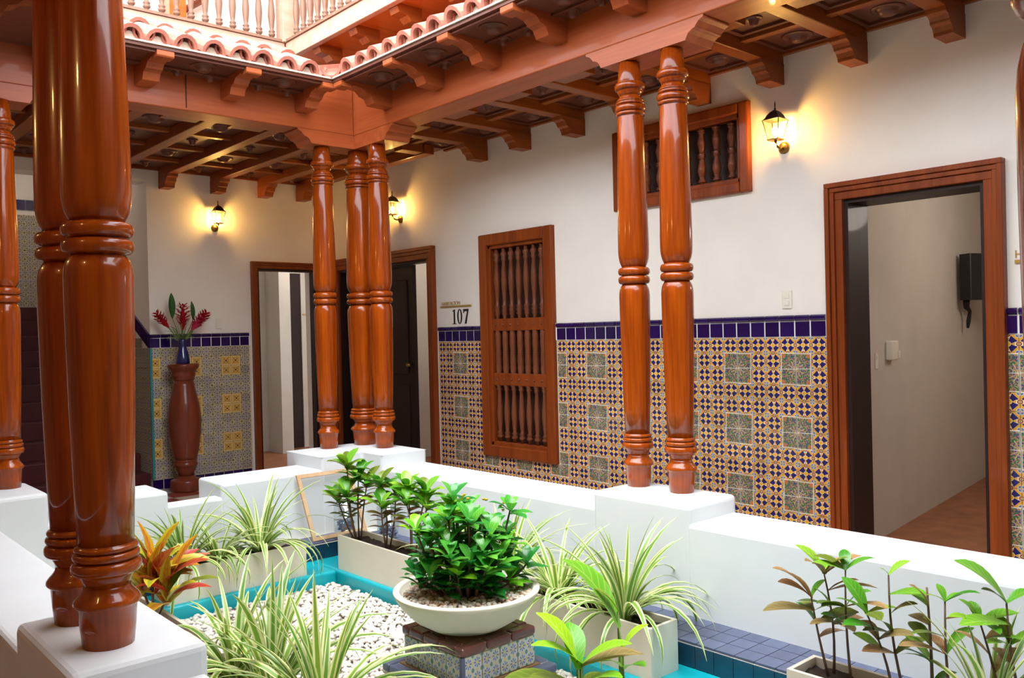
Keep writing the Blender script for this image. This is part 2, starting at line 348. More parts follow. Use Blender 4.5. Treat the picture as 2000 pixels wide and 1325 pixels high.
# ------------------------------------------------------------------ room shell
def walls(name, plane, u0, u1, z0, z1, holes, t, m, kind='structure', **kw):
    """plane ('x', x) or ('y', y): a wall of thickness t beyond the plane with rectangular openings"""
    us = sorted({u0, u1}|{h[0] for h in holes}|{h[1] for h in holes}); zs = sorted({z0, z1}|{h[2] for h in holes}|{h[3] for h in holes})
    b = MB()
    for a, c in zip(us, us[1:]):
        run = None
        for d, e in zip(zs, zs[1:]):
            mu, mz = (a+c)/2, (d+e)/2
            solid = u0 <= a and c <= u1 and not any(h[0] < mu < h[1] and h[2] < mz < h[3] for h in holes)
            if solid: run = (run[0], e) if run else (d, e)
            if (not solid or e == zs[-1]) and run:
                if plane[0] == 'x': b.box(plane[1], plane[1]+t, a, c, *run)
                else: b.box(a, c, plane[1], plane[1]+t, *run)
                run = None
    return b.build(name, m, kind=kind, **kw)
XR, YB = 5.1, 9.07
DA = (1.81, 2.62, 2.30); DB = (6.95, 8.66, 2.28)     # openings of the two right-hand doors: y0, y1, height
TW = (5.165, 6.122, .412, 2.423); HW = (3.262, 4.47, 2.44, 3.05)
CEIL = 3.31
wall_right = walls('wall_right', ('x', XR), -1.4, YB+.25, 0, 6.0, [(DA[0], DA[1], 0, DA[2]), (DB[0], DB[1], 0, DB[2]), TW, HW], .25, M['plaster'])
D3 = (4.295, 5.02, 2.31)
ST = (1.85, 3.12)
wall_back = walls('wall_back', ('y', YB), -.6, XR, 0, 6.0, [(D3[0], D3[1], 0, D3[2]), (ST[0], ST[1], 0, 3.16), (1.55, 2.9, 3.45, 5.6)], .25, M['plaster'])
box(-.85, -.6, -1.65, YB+.25, 0, 3.4).build('wall_left', M['tan_plaster'], kind='structure')
box(-.6, XR, -1.65, -1.4, 0, 3.4).build('wall_front', M['tan_plaster'], kind='structure')
# stair well
box(ST[1], ST[1]+.2, YB+.25, 12.6, 0, 5.6).build('wall_stair', M['plaster'], kind='structure')
box(ST[0]-.2, ST[0], YB+.25, 12.6, 0, 5.6).build('wall_stair_left', M['plaster'], kind='structure')
box(ST[0]-.2, ST[1]+.2, YB+.25, 12.8, 3.75, 3.85).build('ceiling_stair', M['plaster'], kind='structure')
landing = box(ST[0], ST[1], 12.6, 12.8, 0, 5.6).build('wall_landing', M['plaster'], kind='structure')
# rooms beyond the doors
def slant(x): return 2.775+.13*(x-5.3)
MB().prism([(5.35, slant(5.35)), (9.6, slant(9.6)), (9.6, slant(9.6)+.15), (5.35, slant(5.35)+.15)], lambda p, q, t: (p, q, t), 0, 2.9).build('wall_room', M['grey_plaster'], kind='structure')
box(5.35, 9.6, .2, .35, 0, 2.9).build('wall_room_near', M['grey_plaster'], kind='structure')
box(9.6, 9.75, .2, 3.6, 0, 2.9).build('wall_room_end', M['grey_plaster'], kind='structure')
box(5.35, 9.75, .2, 3.6, 2.9, 3.0).build('ceiling_room', M['plaster'], kind='structure')
box(5.35, 7.6, 8.8, 8.95, 0, 2.9).build('wall_chamber', M['grey_plaster'], kind='structure')
box(7.6, 7.75, 6.3, 8.95, 0, 2.9).build('wall_chamber_end', M['grey_plaster'], kind='structure')
box(5.35, 7.75, 6.3, 6.45, 0, 2.9).build('wall_chamber_near', M['grey_plaster'], kind='structure')
box(5.35, 7.75, 6.3, 8.95, 2.9, 3.0).build('ceiling_chamber', M['plaster'], kind='structure')
walls('wall_passage', ('y', 10.95), 4.0, 6.9, 0, 2.9, [(5.62, 5.83, 0, 2.42)], .15, M['grey_plaster'])
box(5.30, 5.46, 10.55, 10.95, 0, 2.55).build('trim_1', M['grey_plaster'], kind='structure')
box(3.85, 4.0, 9.32, 11.1, 0, 2.9).build('wall_passage_left', M['grey_plaster'], kind='structure')
box(6.9, 7.05, 9.32, 11.1, 0, 2.9).build('wall_passage_right', M['grey_plaster'], kind='structure')
box(3.85, 7.05, 9.32, 11.6, 2.9, 3.0).build('ceiling_passage', M['plaster'], kind='structure')
box(5.62, 5.83, 10.97, 11.02, 0, 2.42).build('doorway_shade_panel', M['leaf_dark'], kind='structure'); box(5.3, 6.2, 11.4, 11.5, 0, 2.9).build('wall_passage_end', M['leaf_dark'], kind='structure')  # dark panel and dark end wall paint the shade of the unlit doorway

# ------------------------------------------------------------------ floors
fl = MB(); fl.box(4.08, XR+.02, -1.4, YB+.3, -.2, -.012); fl.box(-.6, 4.08, 6.35, YB+.3, -.2, -.012); 
floor = fl.build('floor', M['floor_mix'], kind='structure')
f2 = MB(); f2.box(-.6, .66, -1.4, 6.35, -.2, -.012); f2.box(.66, 4.08, -1.4, .1, -.2, -.012); f2.build('floor_left', M['floor_red'], kind='structure')
tl = box(-.148, .148, -.148, .148, -.012, 0)
tr_, tcr = tl.mesh('floor_tile', M['floor_red']), tl.mesh('floor_tile', M['floor_cream'])
for i in range(10):
    for j in range(9):
        place('floor_tile', tr_ if (i+j) % 2 else tcr, (2.05+.3*i, 6.53+.3*j, 0), floor)
rf = MB(); rf.box(XR+.02, 9.75, .2, 3.6, -.2, 0); rf.box(XR+.02, 7.75, 6.3, 9.0, -.2, 0); rf.box(3.85, 7.05, YB+.3, 11.6, -.2, 0)
rf.build('floor_rooms', M['terracotta'], kind='structure')

# ------------------------------------------------------------------ dado tiles
TWD, THT = .1094, .1035; ZB = 1.455
def tile_mesh(name, m, wd, ht, th=.009, uv=True):
    """front faces -Y... local: width along +X, height along +Z, outward along -Y"""
    b = MB(); x, z = wd/2, ht/2; e = .0022
    e = .0022 if m is M['navy'] else .0008
    vs = [(-x, 0, -z), (x, 0, -z), (x, 0, z), (-x, 0, z), (-x+e, -th, -z+e), (x-e, -th, -z+e), (x-e, -th, z-e), (-x+e, -th, z-e)]
    U = [(0, 0), (1, 0), (1, 1), (0, 1)]
    b.add(vs, [(4, 5, 6, 7), (0, 1, 5, 4), (1, 2, 6, 5), (2, 3, 7, 6), (3, 0, 4, 7)], [U, U[:4], U[:4], U[:4], U[:4]])
    return b.mesh(name, m)
ROT_R = -PI/2                                         # tile front turned to face -X
def add_tiles(b, cx, cz, wd, ht, place_fn, th=.009):
    x, z = wd/2, ht/2
    pts = [place_fn(cx-x, 0, cz-z), place_fn(cx+x, 0, cz-z), place_fn(cx+x, 0, cz+z), place_fn(cx-x, 0, cz+z)]
    fr = [place_fn(cx-x, th, cz-z), place_fn(cx+x, th, cz-z), place_fn(cx+x, th, cz+z), place_fn(cx-x, th, cz+z)]
    U = [(0, 0), (1, 0), (1, 1), (0, 1)]
    b.add(pts+fr, [(4, 5, 6, 7), (0, 1, 5, 4), (1, 2, 6, 5), (2, 3, 7, 6), (3, 0, 4, 7)], [U]*5)
star_me = tile_mesh('tile', M['star'], TWD-.0014, THT-.0014, .006)
panel_me = tile_mesh('panel_tile', M['panel'], TWD-.0014, THT-.0014, .007)
navy_me = tile_mesh('border_tile', M['navy'], TWD-.008, .098, .0125)
capb = MB(); capb.prism([(0, 0), (.014, 0), (.024, .012), (.024, .028), (.014, .036), (0, .038)], lambda p, q, t: (t, -p, q), -(TWD-.008)/2, (TWD-.008)/2)
cap_me = capb.mesh('cap_tile', M['navy'])
back_me = MB()
for (a, c) in ((-.4, DA[0]-.11), (DA[1]+.11, TW[0]), (TW[0], TW[1]), (TW[1], DB[0]-.14)):
    z1 = .41 if a == TW[0] else ZB+.14
    back_me.box(XR-.004, XR, a, c, 0, z1)
back_me.build('grout_bed', M['grout'], wall_right)
for a, c in ((-.4, DA[0]-.11), (DA[1]+.11, TW[0]), (TW[1], DB[0]-.14)): box(XR-.0115, XR-.004, a, c, ZB, ZB+.142).build('border_bed', M['white_grout'], wall_right)
stuff_star, base_row = MB(), MB()
fnR = lambda u, o, z: (XR-.004-o, 2*0+(-u), z)        # u = -y so that the pattern runs left to right
quad_rot = {(0, 0): 0, (1, 0): 1, (0, 1): 2, (1, 1): 3}
def panel_place(parent, me, ctr_u, ctr_z, du, dz, wall):
    """a quarter tile of a 2x2 panel; the mesh's (0,0) uv corner turned to the panel's centre"""
    ang = {(1, 1): 0, (-1, 1): PI/2*-1, (-1, -1): PI, (1, -1): PI/2}[(du, dz)]
    return ang
for j in range(-14, 41):
    y0 = 2.855+TWD*j; y1 = y0+TWD; yc = (y0+y1)/2
    zones = [(-.2, DA[0]-.105), (DA[1]+.105, TW[0]), (TW[1], DB[0]-.135)]
    inz = any(a-.03 < y0 and y1 < c+.08 for a, c in zones); under = TW[0]-.06 < yc < TW[1]+.06 and not inz
    if not (inz or under): continue
    for i in range(13):
        z = ZB-THT*(i+.5)
        if under and z > TW[2]-.03: continue
        pj, pi_ = j % 4, (i-1) % 4
        ispanel = pj in (0, 1) and i >= 1 and pi_ in (0, 1)
        vis = z > .27 and y0 > 1.3
        if ispanel and vis:
            du = 1 if pj == 0 else -1                  # u = -y: the tile with smaller y lies to the right
            dz = 1 if pi_ == 0 else -1
            ang = {(1, 1): 0, (-1, 1): -PI/2, (-1, -1): PI, (1, -1): PI/2}[(du, dz)]
            o = place('panel_tile', panel_me, (XR-.004, yc, z), wall_right)
            o.rotation_euler = (Matrix.Rotation(ROT_R, 3, 'Z') @ Matrix.Rotation(ang, 3, 'Y')).to_euler()
        elif vis and not under: place('tile', star_me, (XR-.004, yc, z), wall_right, rot=(0, 0, ROT_R))
        else: add_tiles(stuff_star, -yc, z, TWD-.003, THT-.003, fnR)
    add_tiles(base_row, -yc, .054, TWD-.004, .104, fnR)
    if inz and y0 > 1.1:
        place('border_tile', navy_me, (XR-.004, yc, ZB+.052), wall_right, rot=(0, 0, ROT_R))
        place('cap_tile', cap_me, (XR-.004, yc, ZB+.105), wall_right, rot=(0, 0, ROT_R))
stuff_star.build('tile_field', M['star'], wall_right, kind='stuff'); base_row.build('base_tiles', M['navy'], wall_right, kind='stuff')
# back wall, left of its door
grey_me = tile_mesh('tile', M['grey'], .1072-.0014, THT-.0014, .006); yel_me = tile_mesh('yellow_tile', M['yellow'], .1072-.0014, THT-.0014, .007)
navy2 = tile_mesh('border_tile', M['navy'], .107-.007, .098, .0125)
MB().box(ST[1], D3[0]-.1, YB-.004, YB, 0, ZB+.14).build('grout_bed', M['grout'], wall_back); box(ST[1]+.02, D3[0]-.1, YB-.0115, YB-.004, ZB, ZB+.142).build('border_bed', M['white_grout'], wall_back)
for j in range(-7, 3):
    xc = 3.858+.1072*(j+.5)
    if xc < ST[1]+.04: continue
    for i in range(13):
        z = ZB-THT*(i+.5)
        place('yellow_tile' if (j % 4 in (0, 1) and i >= 1 and (i-1) % 4 in (0, 1)) else 'tile', yel_me if (j % 4 in (0, 1) and i >= 1 and (i-1) % 4 in (0, 1)) else grey_me, (xc, YB-.004, z), wall_back)
    place('border_tile', navy2, (xc, YB-.004, ZB+.052), wall_back); place('cap_tile', cap_me, (xc, YB-.004, ZB+.105), wall_back)
    place('base_tile', navy2, (xc, YB-.004, .054), wall_back)
box(ST[1]-.012, ST[1]+.012, YB-.016, YB+.01, .11, ZB).build('corner_trim', M['teal_trim'], wall_back)
# stair side dado under a sloping cobalt trim
sd = MB(); fnS = lambda u, o, z: (ST[1]-.004-o, u, z)
wall_stair = bpy.data.objects['wall_stair']
for j in range(0, 26):
    for i in range(0, 32):
        y = YB+.06+.107*j; z = .16+.104*i
        if z < ZB-.06+.5*(y-YB): add_tiles(sd, y, z, .104, .1, fnS)
sd.build('tile_field', M['grey'], wall_stair, kind='stuff')
for k in range(17):
    y = YB+.01+.19*k; zz = ZB+.5*(y-YB)
    MB().prism([(y, zz), (y+.185, zz+.0925), (y+.185, zz+.2325), (y, zz+.14)], lambda p, q, t: (t, p, q), ST[1]-.02, ST[1]).build('trim_tile', M['navy'], wall_stair)
# tiled landing wall
lt = MB(); fnL = lambda u, o, z: (u, 12.6-.004-o, z)
for j in range(11):
    for i in range(11): add_tiles(lt, ST[0]+.06+.115*j, 2.0+.115*i, .112, .112, fnL)
lt.build('tile_field', M['grey'], landing, kind='stuff')
for j in range(8): box(ST[0]+.02+.155*j, ST[0]+.165+.155*j, 12.57, 12.6, 3.27, 3.40).build('border_tile', M['navy'], landing)
stairs = thing('staircase', (2.48, YB+.3, 0), 'dark red tiled staircase rising to a tiled landing behind the left columns', 'staircase')
for k in range(11):
    box(ST[0]+.01, ST[1]-.03, YB+.28*k, 12.58 if k == 10 else YB+.28*(k+1)+.02, max(0, .18*(k-1)), .18*(k+1)).build('step', M['step'], stairs, bevel=.008)

# ------------------------------------------------------------------ doors and windows
def moulded(b, wall, u0, u1, z0, z1, widths, depth0, legs=True):
    """stepped architrave round an opening (u0..u1, up to z1); wall fn(u, out, z)"""
    return b
def bar(b, fn, u0, u1, z0, z1, o0, o1):
    vs = [fn(u, o, z) for z in (z0, z1) for o in (o0, o1) for u in (u0, u1)]
    b.add(vs, [(0, 2, 3, 1), (4, 5, 7, 6), (0, 1, 5, 4), (1, 3, 7, 5), (3, 2, 6, 7), (2, 0, 4, 6)])
fX = lambda u, o, z: (XR-o, u, z)
fY = lambda u, o, z: (u, YB-o, z)
def door_case(name, fn, u0, u1, zt, wd, depth, label):
    r = thing(name, fn(u0, 0, 0), label, kind='structure')
    for side in (0, 1):
        b = MB()
        for a, c, o in ((0, .45, .028), (.45, .72, .042), (.72, 1, .055)):
            if side == 0: bar(b, fn, u0-wd*c, u0-wd*a, 0, zt+wd*a, -.02, o)
            else: bar(b, fn, u1+wd*a, u1+wd*c, 0, zt+wd*a, -.02, o)
        b.build('jamb_moulding', M['frame'], r, bevel=.004)
    b = MB()
    for a, c, o in ((0, .45, .028), (.45, .72, .042), (.72, 1, .055)): bar(b, fn, u0-wd*c, u1+wd*c, zt+wd*a, zt+wd*c, -.02, o)
    b.build('head_moulding', M['frame'], r, bevel=.004)
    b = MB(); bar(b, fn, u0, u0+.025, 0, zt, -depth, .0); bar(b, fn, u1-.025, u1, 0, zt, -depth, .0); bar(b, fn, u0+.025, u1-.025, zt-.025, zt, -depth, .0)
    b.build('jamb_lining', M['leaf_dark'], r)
    return r
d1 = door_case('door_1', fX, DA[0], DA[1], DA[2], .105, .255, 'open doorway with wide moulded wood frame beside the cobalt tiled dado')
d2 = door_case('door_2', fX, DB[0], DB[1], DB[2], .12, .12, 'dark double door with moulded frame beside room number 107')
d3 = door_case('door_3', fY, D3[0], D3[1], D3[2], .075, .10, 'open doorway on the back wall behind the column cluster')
b = MB()
bar(b, fX, 7.32, 8.63, .01, DB[2]-.03, -.11, -.07)
lf = b.build('door_leaf', M['leaf_dark'], d2)
for (a, c) in ((7.42, 7.92), (8.02, 8.53)):
    for z0, z1 in ((.2, 1.0), (1.12, 2.1)):
        b = MB(); bar(b, fX, a, c, z0, z1, -.07, -.055); b.build('panel', M['leaf_dark'], lf, bevel=.01)
MB().lathe([(0, 0), (.012, .002), (.014, .03), (.024, .04), (.026, .055), (.014, .068), (0, .07)], 12, (XR+.07, 7.37, 1.22), Matrix.Rotation(-PI/2, 3, 'Y')).build('handle', M['brass'], lf)

def spindle_profile(h, r):
    P = [(0, .55), (.03, .55), (.035, .8), (.05, .95), (.07, .6), (.08, .9), (.10, .5), (.13, .62), (.24, .92), (.30, .85), (.42, .55), (.46, .55), (.475, .9), (.49, .6), (.505, .95), (.52, .6), (.535, .9), (.55, .55),
         (.60, .6), (.74, .92), (.80, .8), (.89, .5), (.91, .9), (.925, .6), (.95, .95), (.965, .8), (.97, .55), (1, .55)]
    return [(r*q, h*t) for t, q in P]
def grille_window(name, y0, y1, z0, z1, fw, rails, cols, rad, label):
    r = thing(name, (XR, (y0+y1)/2, z0), label, kind='structure')
    for nm, q in (('side_frame', (y0, y0+fw, z0, z1)), ('side_frame', (y1-fw, y1, z0, z1)), ('head_frame', (y0+fw, y1-fw, z1-fw, z1)), ('sill_frame', (y0+fw, y1-fw, z0, z0+fw))):
        b = MB(); bar(b, fX, *q, -.06, .045); b.build(nm, M['frame'], r, bevel=.012)
    q = fw*.8
    b = MB()
    for u0, u1, a, c in ((y0+q, y0+fw+.03, z0+q, z1-q), (y1-fw-.03, y1-q, z0+q, z1-q), (y0+q, y1-q, z1-fw-.03, z1-q), (y0+q, y1-q, z0+q, z0+fw+.03)): bar(b, fX, u0, u1, a, c, -.05, .015)
    b.build('inner_bead', M['frame'], r, bevel=.006)
    a, c = y0+fw+.03, y1-fw-.03
    edges = [z0+fw+.03]
    for zr, hr in rails:
        b = MB(); bar(b, fX, a, c, zr-hr/2, zr+hr/2, -.045, .005); rail = b.build('cross_rail', M['frame'], r, bevel=.006)
        for k in range(cols):
            u = a+(c-a)*(k+.5)/cols
            MB().lathe([(.012, 0), (.010, .006), (0, .009)], 8, (XR-.005, u, zr), Matrix.Rotation(-PI/2, 3, 'Y')).build('peg', M['grille'], rail)
        edges += [zr-hr/2, zr+hr/2]
    edges.append(z1-fw-.03)
    for i in range(0, len(edges), 2):
        me = MB().lathe(spindle_profile(edges[i+1]-edges[i], rad), 12).mesh('spindle', M['grille'])
        for k in range(cols): place('spindle', me, (XR+.02, a+(c-a)*(k+.5)/cols, edges[i]), r)
    b = MB(); bar(b, fX, y0+.02, y1-.02, z0+.02, z1-.02, -.13, -.10); b.build('shutter_shade_board', M['void'], r)  # closed shutter in the tall window; in the high one it paints a dark interior
    return r
grille_window('window_1', *TW, .105, [(1.60, .11), (1.11, .11)], 7, .032, 'tall wooden window grille with three tiers of turned spindles')
grille_window('window_2', *HW, .075, [], 8, .034, 'small high window with one row of turned wooden spindles')

# ------------------------------------------------------------------ ceiling, joists, corbels
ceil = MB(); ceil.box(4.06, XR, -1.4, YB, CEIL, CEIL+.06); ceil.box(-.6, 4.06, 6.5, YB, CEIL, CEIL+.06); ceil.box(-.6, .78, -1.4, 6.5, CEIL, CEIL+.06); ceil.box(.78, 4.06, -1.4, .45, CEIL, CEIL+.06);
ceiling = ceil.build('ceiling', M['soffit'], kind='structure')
CORB = [(0, 3.095), (.165, 3.095), (.17, 3.115), (.185, 3.14), (.21, 3.152), (.215, 3.165), (.23, 3.185), (.262, 3.195), (.27, 3.22), (.27, 3.23), (0, 3.23)]
def knob_mesh(r, h, m):
    return MB().lathe([(r, 0), (r*.98, -h*.12), (r*.86, -h*.25), (r*.8, -h*.12), (r*.62, -h*.15), (r*.55, -h*.5), (r*.42, -h*.85), (r*.2, -h), (0, -h)], 20).mesh('rosette', m)
ros_big = knob_mesh(.095, .045, M['soffit']); ros_small = knob_mesh(.05, .05, M['soffit'])
jy = [.22, .78, 1.335, 1.892, 2.449, 3.008, 3.575, 4.195, 4.785, 5.42, 6.0]
JW = .105
for k, y in enumerate(jy):
    j = box(4.12, XR, y, y+JW, 3.22, CEIL).build('joist', M['joist_x'], ceiling, bevel=.006)
    MB().prism(CORB, lambda p, q, t: (XR-p, t, q), y, y+JW).build('corbel', M['joist_x'], j, bevel=.004)
    y2 = jy[k+1] if k+1 < len(jy) else 6.62
    a, c = y+JW, y2; mid = (a+c)/2
    box(4.60, 4.66, a, c, 3.272, CEIL).build('batten', M['joist_y'], ceiling, bevel=.004)
    box(XR-.035, XR, a, c, 3.28, CEIL).build('wall_moulding', M['joist_y'], ceiling, bevel=.004)
    box(4.12, 4.26, a+(c-a)*.42, c-.02, 3.225, CEIL).build('blocking', M['joist_y'], ceiling, bevel=.004)
    for x, me in ((4.40, ros_small), (4.88, ros_big)): place('rosette', me, (x, mid, CEIL), ceiling)
    b = MB()
    for x0, x1 in ((4.14, 4.585), (4.675, XR-.05)):
        for q in ((x0, x1, a+.02, a+.05), (x0, x1, c-.05, c-.02), (x0, x0+.03, a+.05, c-.05), (x1-.03, x1, a+.05, c-.05)): b.box(*q, CEIL-.018, CEIL)
    b.build('coffer_moulding', M['soffit'], ceiling)
jx = [.05, .58, 1.11, 1.64, 2.17, 2.71, 3.245, 3.79, 4.33, 4.80]
for k, x in enumerate(jx):
    j = box(x, x+JW, 6.55, YB, 3.22, CEIL).build('joist', M['joist_y'], ceiling, bevel=.006)
    MB().prism(CORB, lambda p, q, t: (t, YB-p, q), x, x+JW).build('corbel', M['joist_y'], j, bevel=.004)
    if k+1 == len(jx): continue
    a, c = x+JW, jx[k+1]; mid = (a+c)/2
    box(a, c, YB-.035, YB, 3.28, CEIL).build('wall_moulding', M['joist_x'], ceiling, bevel=.004)
    box(a+(c-a)*.3, c-.02, 6.55, 6.68, 3.225, CEIL).build('blocking', M['joist_x'], ceiling, bevel=.004)
    for n in range(4):
        y = 6.7+.6*n
        if n: box(a, c, y-.03, y+.03, 3.272, CEIL).build('batten', M['joist_x'], ceiling, bevel=.004)
        place('rosette', ros_small if n % 2 else ros_big, (mid, y+.31, CEIL), ceiling)

# ------------------------------------------------------------------ beams and capitals
BZ0, BZ1 = 3.21, 3.62
bm_r = box(3.878, 4.12, -.2, 6.53, BZ0, BZ1).build('courtyard_beam', M['beam_y'], bevel=.008, label='long wooden beam over the twin columns, parallel to the tiled wall', cat='beam', group='beams round the garden')
bm_b = box(.70, 3.876, 6.29, 6.53, BZ0, BZ1).build('courtyard_beam', M['beam_x'], bevel=.008, label='wooden beam parallel to the back wall, from the column cluster to the far left column', cat='beam', group='beams round the garden')
box(2.464, 2.470, 6.284, 6.291, BZ0+.02, BZ1-.1).build('joint_line', M['leaf_dark'], bm_b)
box(.70, .94, -.2, 6.288, BZ0, BZ1).build('courtyard_beam', M['beam_y'], bevel=.008, label='wooden beam carried by the big polished columns in front', cat='beam', group='beams round the garden')
def cap_profile(h0, h1, a, b, ends=(1, 1)):
    """capital block seen from the side: S-shaped ends, top a..b at h1, bottom shorter at h0"""
    e = [(0, 0), (.0, -.012), (.03, -.025), (.05, -.045), (.055, -.055), (.075, -.06), (.10, -.075), (.115, -.1), (.12, -.11)]
    L = [(a+p*ends[0], h1+q*(h1-h0)/.11) for p, q in e]; R = [(b-p*ends[1], h1+q*(h1-h0)/.11) for p, q in reversed(e)]
    return L+R
CZ = 3.10
MB().prism(cap_profile(CZ, BZ0, 2.76, 3.62), lambda p, q, t: (t, p, q), 3.878, 4.12).build('column_capital', M['beam_y'], bevel=.005, label='scroll-ended capital block on the twin columns under the beam', cat='capital', group='capital blocks on the columns')
cc = MB(); cc.prism(cap_profile(CZ, BZ0, 3.36, 4.12, (1, 0)), lambda p, q, t: (p, t, q), 6.29, 6.53); cc.prism(cap_profile(CZ, BZ0, 5.72, 6.29, (1, 0)), lambda p, q, t: (t, p, q), 3.878, 4.12)
cc.build('column_capital', M['beam_x'], bevel=.005, label='corner capital block on the cluster of three columns', cat='capital', group='capital blocks on the columns')
MB().prism(cap_profile(CZ, BZ0, .72, 1.56, (0, 1)), lambda p, q, t: (p, t, q), 6.29, 6.53).build('column_capital', M['beam_x'], bevel=.005, label='capital block on the slim column at the far left', cat='capital', group='capital blocks on the columns')
MB().prism(cap_profile(CZ, BZ0, 2.52, 3.40), lambda p, q, t: (t, p, q), .70, .94).build('column_capital', M['beam_y'], label='capital block over the two big front columns', cat='capital', group='capital blocks on the columns')
MB().prism(cap_profile(CZ, BZ0, -.2, .62), lambda p, q, t: (t, p, q), .70, .94).build('column_capital', M['beam_y'], label='capital block over the column cut by the right picture edge', cat='capital', group='capital blocks on the columns')

# ------------------------------------------------------------------ columns
def bead(y0, y1, rin, rout, n=8):
    return [((y0+y1)/2-(y1-y0)/2*math.cos(PI*k/n), rin+(rout-rin)*math.sin(PI*k/n)**.7) for k in range(n+1)]
PX = ([(122, 20.5), (150, 22.5), (162, 24.3)]+bead(163, 177, 24, 30)+[(180, 25.5), (184, 22), (188, 20.6), (191, 21.6), (194, 24), (197, 26.5), (199, 27)]+bead(200, 206, 25, 28.3, 5)+bead(206.5, 219, 25, 30, 8)+bead(219.5, 227, 25, 28.5, 5)
      +[(228, 24.6), (231, 25.8), (300, 26.8), (380, 28.6), (464, 30), (492, 30), (503, 29.2), (511, 27.6), (517, 25.2), (521, 23.4)]+bead(522, 537.5, 24, 31)+bead(538.5, 554, 24, 31)
      +[(555, 23.6), (558, 25.6), (563, 28), (569, 29.3), (577, 29.9), (610, 29.7), (710, 28), (800, 25.6), (846, 24.2)]+bead(847, 853, 24, 27.6, 5)+bead(853.5, 862, 24.3, 29, 6)+bead(862.5, 876, 24.6, 30.3)
      +[(878, 23.5), (882, 21.4), (887, 20.2), (891, 20.8), (895, 23), (899, 26.5), (902.5, 28.8), (905.5, 29.2), (908, 27.6), (909.5, 25.2), (930, 24), (949, 22.2)])
PR = [(r*.003018, 1.572-(y-122)*.003018+H) for y, r in PX]
cuts = [('shaft_neck', 122, 188), ('upper_shaft', 188, 521), ('collar', 521, 555), ('lower_shaft', 555, 846), ('base_rings', 846, 887), ('base', 887, 949)]
ZBASE = PR[-1][1]
def column(x, y, k, label, group=None):
    t = thing('turned_column', (x, y, ZBASE), label, 'column', group or 'turned columns round the garden', 'thing')
    for nm, a, c in cuts:
        prof = [(r*k, z) for (r, z), (py, _) in zip(PR, PX) if a <= py <= c][::-1]
        MB().lathe([(r, z) for r, z in prof], 40, (x, y, 0)).build(nm, M['column'], t, (x, y, ZBASE))
    return t
column(3.945, 3.335, 1, 'slim turned wood column, left one of the pair before the tiled wall')
column(3.945, 3.022, 1, 'slim turned wood column, right one of the pair before the tiled wall')
column(3.622, 6.385, 1.04, 'slim turned column on the left side of the corner cluster of three')
column(3.965, 6.37, 1.38, 'thick middle column of the corner cluster of three')
column(3.945, 6.045, 1.04, 'slim turned column on the right side of the corner cluster of three')
column(1.265, 6.33, 1.04, 'slim turned column at the far left in front of the staircase')
column(.82, 2.815, 1.1, 'big polished column in front, nearest to the camera, on the white pedestal')
column(.82, 3.125, 1.1, 'big polished column half hidden behind the nearest one')
column(.880, .190, 1.0, 'turned column cut off by the right picture edge')

# ------------------------------------------------------------------ parapet walls round the garden
LZ, PZ = .51, ZBASE
def parapet(name, boxes, peds, label):
    r = thing(name, (boxes[0][0], boxes[0][2], 0), label, kind='structure')
    for q in boxes: box(*q).build('ledge', M['ledge'], r, bevel=.022, seg=3)
    for q in peds:
        bb = MB()
        if isinstance(q[0], (list, tuple)): bb.prism(q[0], lambda p, s, t: (p, s, t), q[1], q[2])
        else: bb.box(*q)
        bb.build('pedestal', M['ledge'], r, bevel=.026, seg=3)
    return r
parapet('parapet_right', [(3.66, 4.08, .5, 2.78, -.15, LZ), (3.66, 4.08, 3.42, 5.68, -.15, LZ)], [(3.655, 4.085, 2.755, 3.44, -.15, PZ)], 'low white garden wall below the tiled dado')
parapet('parapet_back', [(2.5, 3.34, 5.93, 6.35, -.15, LZ), (1.76, 2.134, 5.93, 6.35, -.15, LZ), (2.12, 2.52, 5.93, 6.06, -.15, .415), (1.36, 1.78, 5.93, 6.06, -.15, .415)],
        [([(3.29, 5.925), (3.655, 5.925), (3.655, 5.65), (4.085, 5.65), (4.085, 6.5), (3.29, 6.5)], -.15, PZ), (.655, 1.40, 5.925, 6.5, -.15, PZ)], 'low white garden wall before the back corridor')
parapet('parapet_left', [(.66, 1.045, 3.22, 5.95, -.15, LZ), (.66, 1.045, .53, 2.64, -.15, LZ)], [(.655, 1.05, 2.61, 3.25, -.15, PZ), (.655, 1.05, -.05, .55, -.15, PZ)], 'low white garden wall under the big front columns')
parapet('parapet_front', [(1.045, 4.08, .1, .5, -.15, LZ)], [], 'low white garden wall at the near end')

# ------------------------------------------------------------------ eaves with clay tiles
SZ = 3.47
BRK = [(0, 3.33), (.165, 3.335), (.172, 3.352), (.19, 3.385), (.225, 3.397), (.235, 3.398), (.245, 3.412), (.27, 3.432), (.33, 3.442), (.355, 3.445), (.36, 3.425), (.445, 3.425), (.455, 3.435), (.455, SZ), (0, SZ)]
def barrel(r0, r1, L, th, up=1, n=9):
    """a half-round tile running along +X from its wide front end; up=-1 gives the channel tile"""
    b = MB(); vs = []
    for x, r in ((0, r0), (L, r1)):
        for rr in (r, r-th):
            for k in range(n):
                a = PI*k/(n-1); vs.append((x, rr*math.cos(a), up*rr*math.sin(a)*1.12))
    f = []
    for k in range(n-1):
        f += [(k, k+1, 2*n+k+1, 2*n+k), (n+k+1, n+k, 3*n+k, 3*n+k+1), (k+1, k, n+k, n+k+1), (2*n+k, 2*n+k+1, 3*n+k+1, 3*n+k)]
    f += [(0, 2*n, 3*n, n), (n-1, 2*n-1, 4*n-1, 3*n-1)]
    return b.add(vs, f, smooth=False)
SL = math.radians(24); TP = .1835
cover_me = barrel(.084, .071, .46, .023).mesh('cover_tile', M['clay']); pan_me = barrel(.075, .062, .46, .014, -1).mesh('pan_tile', M['clay'])
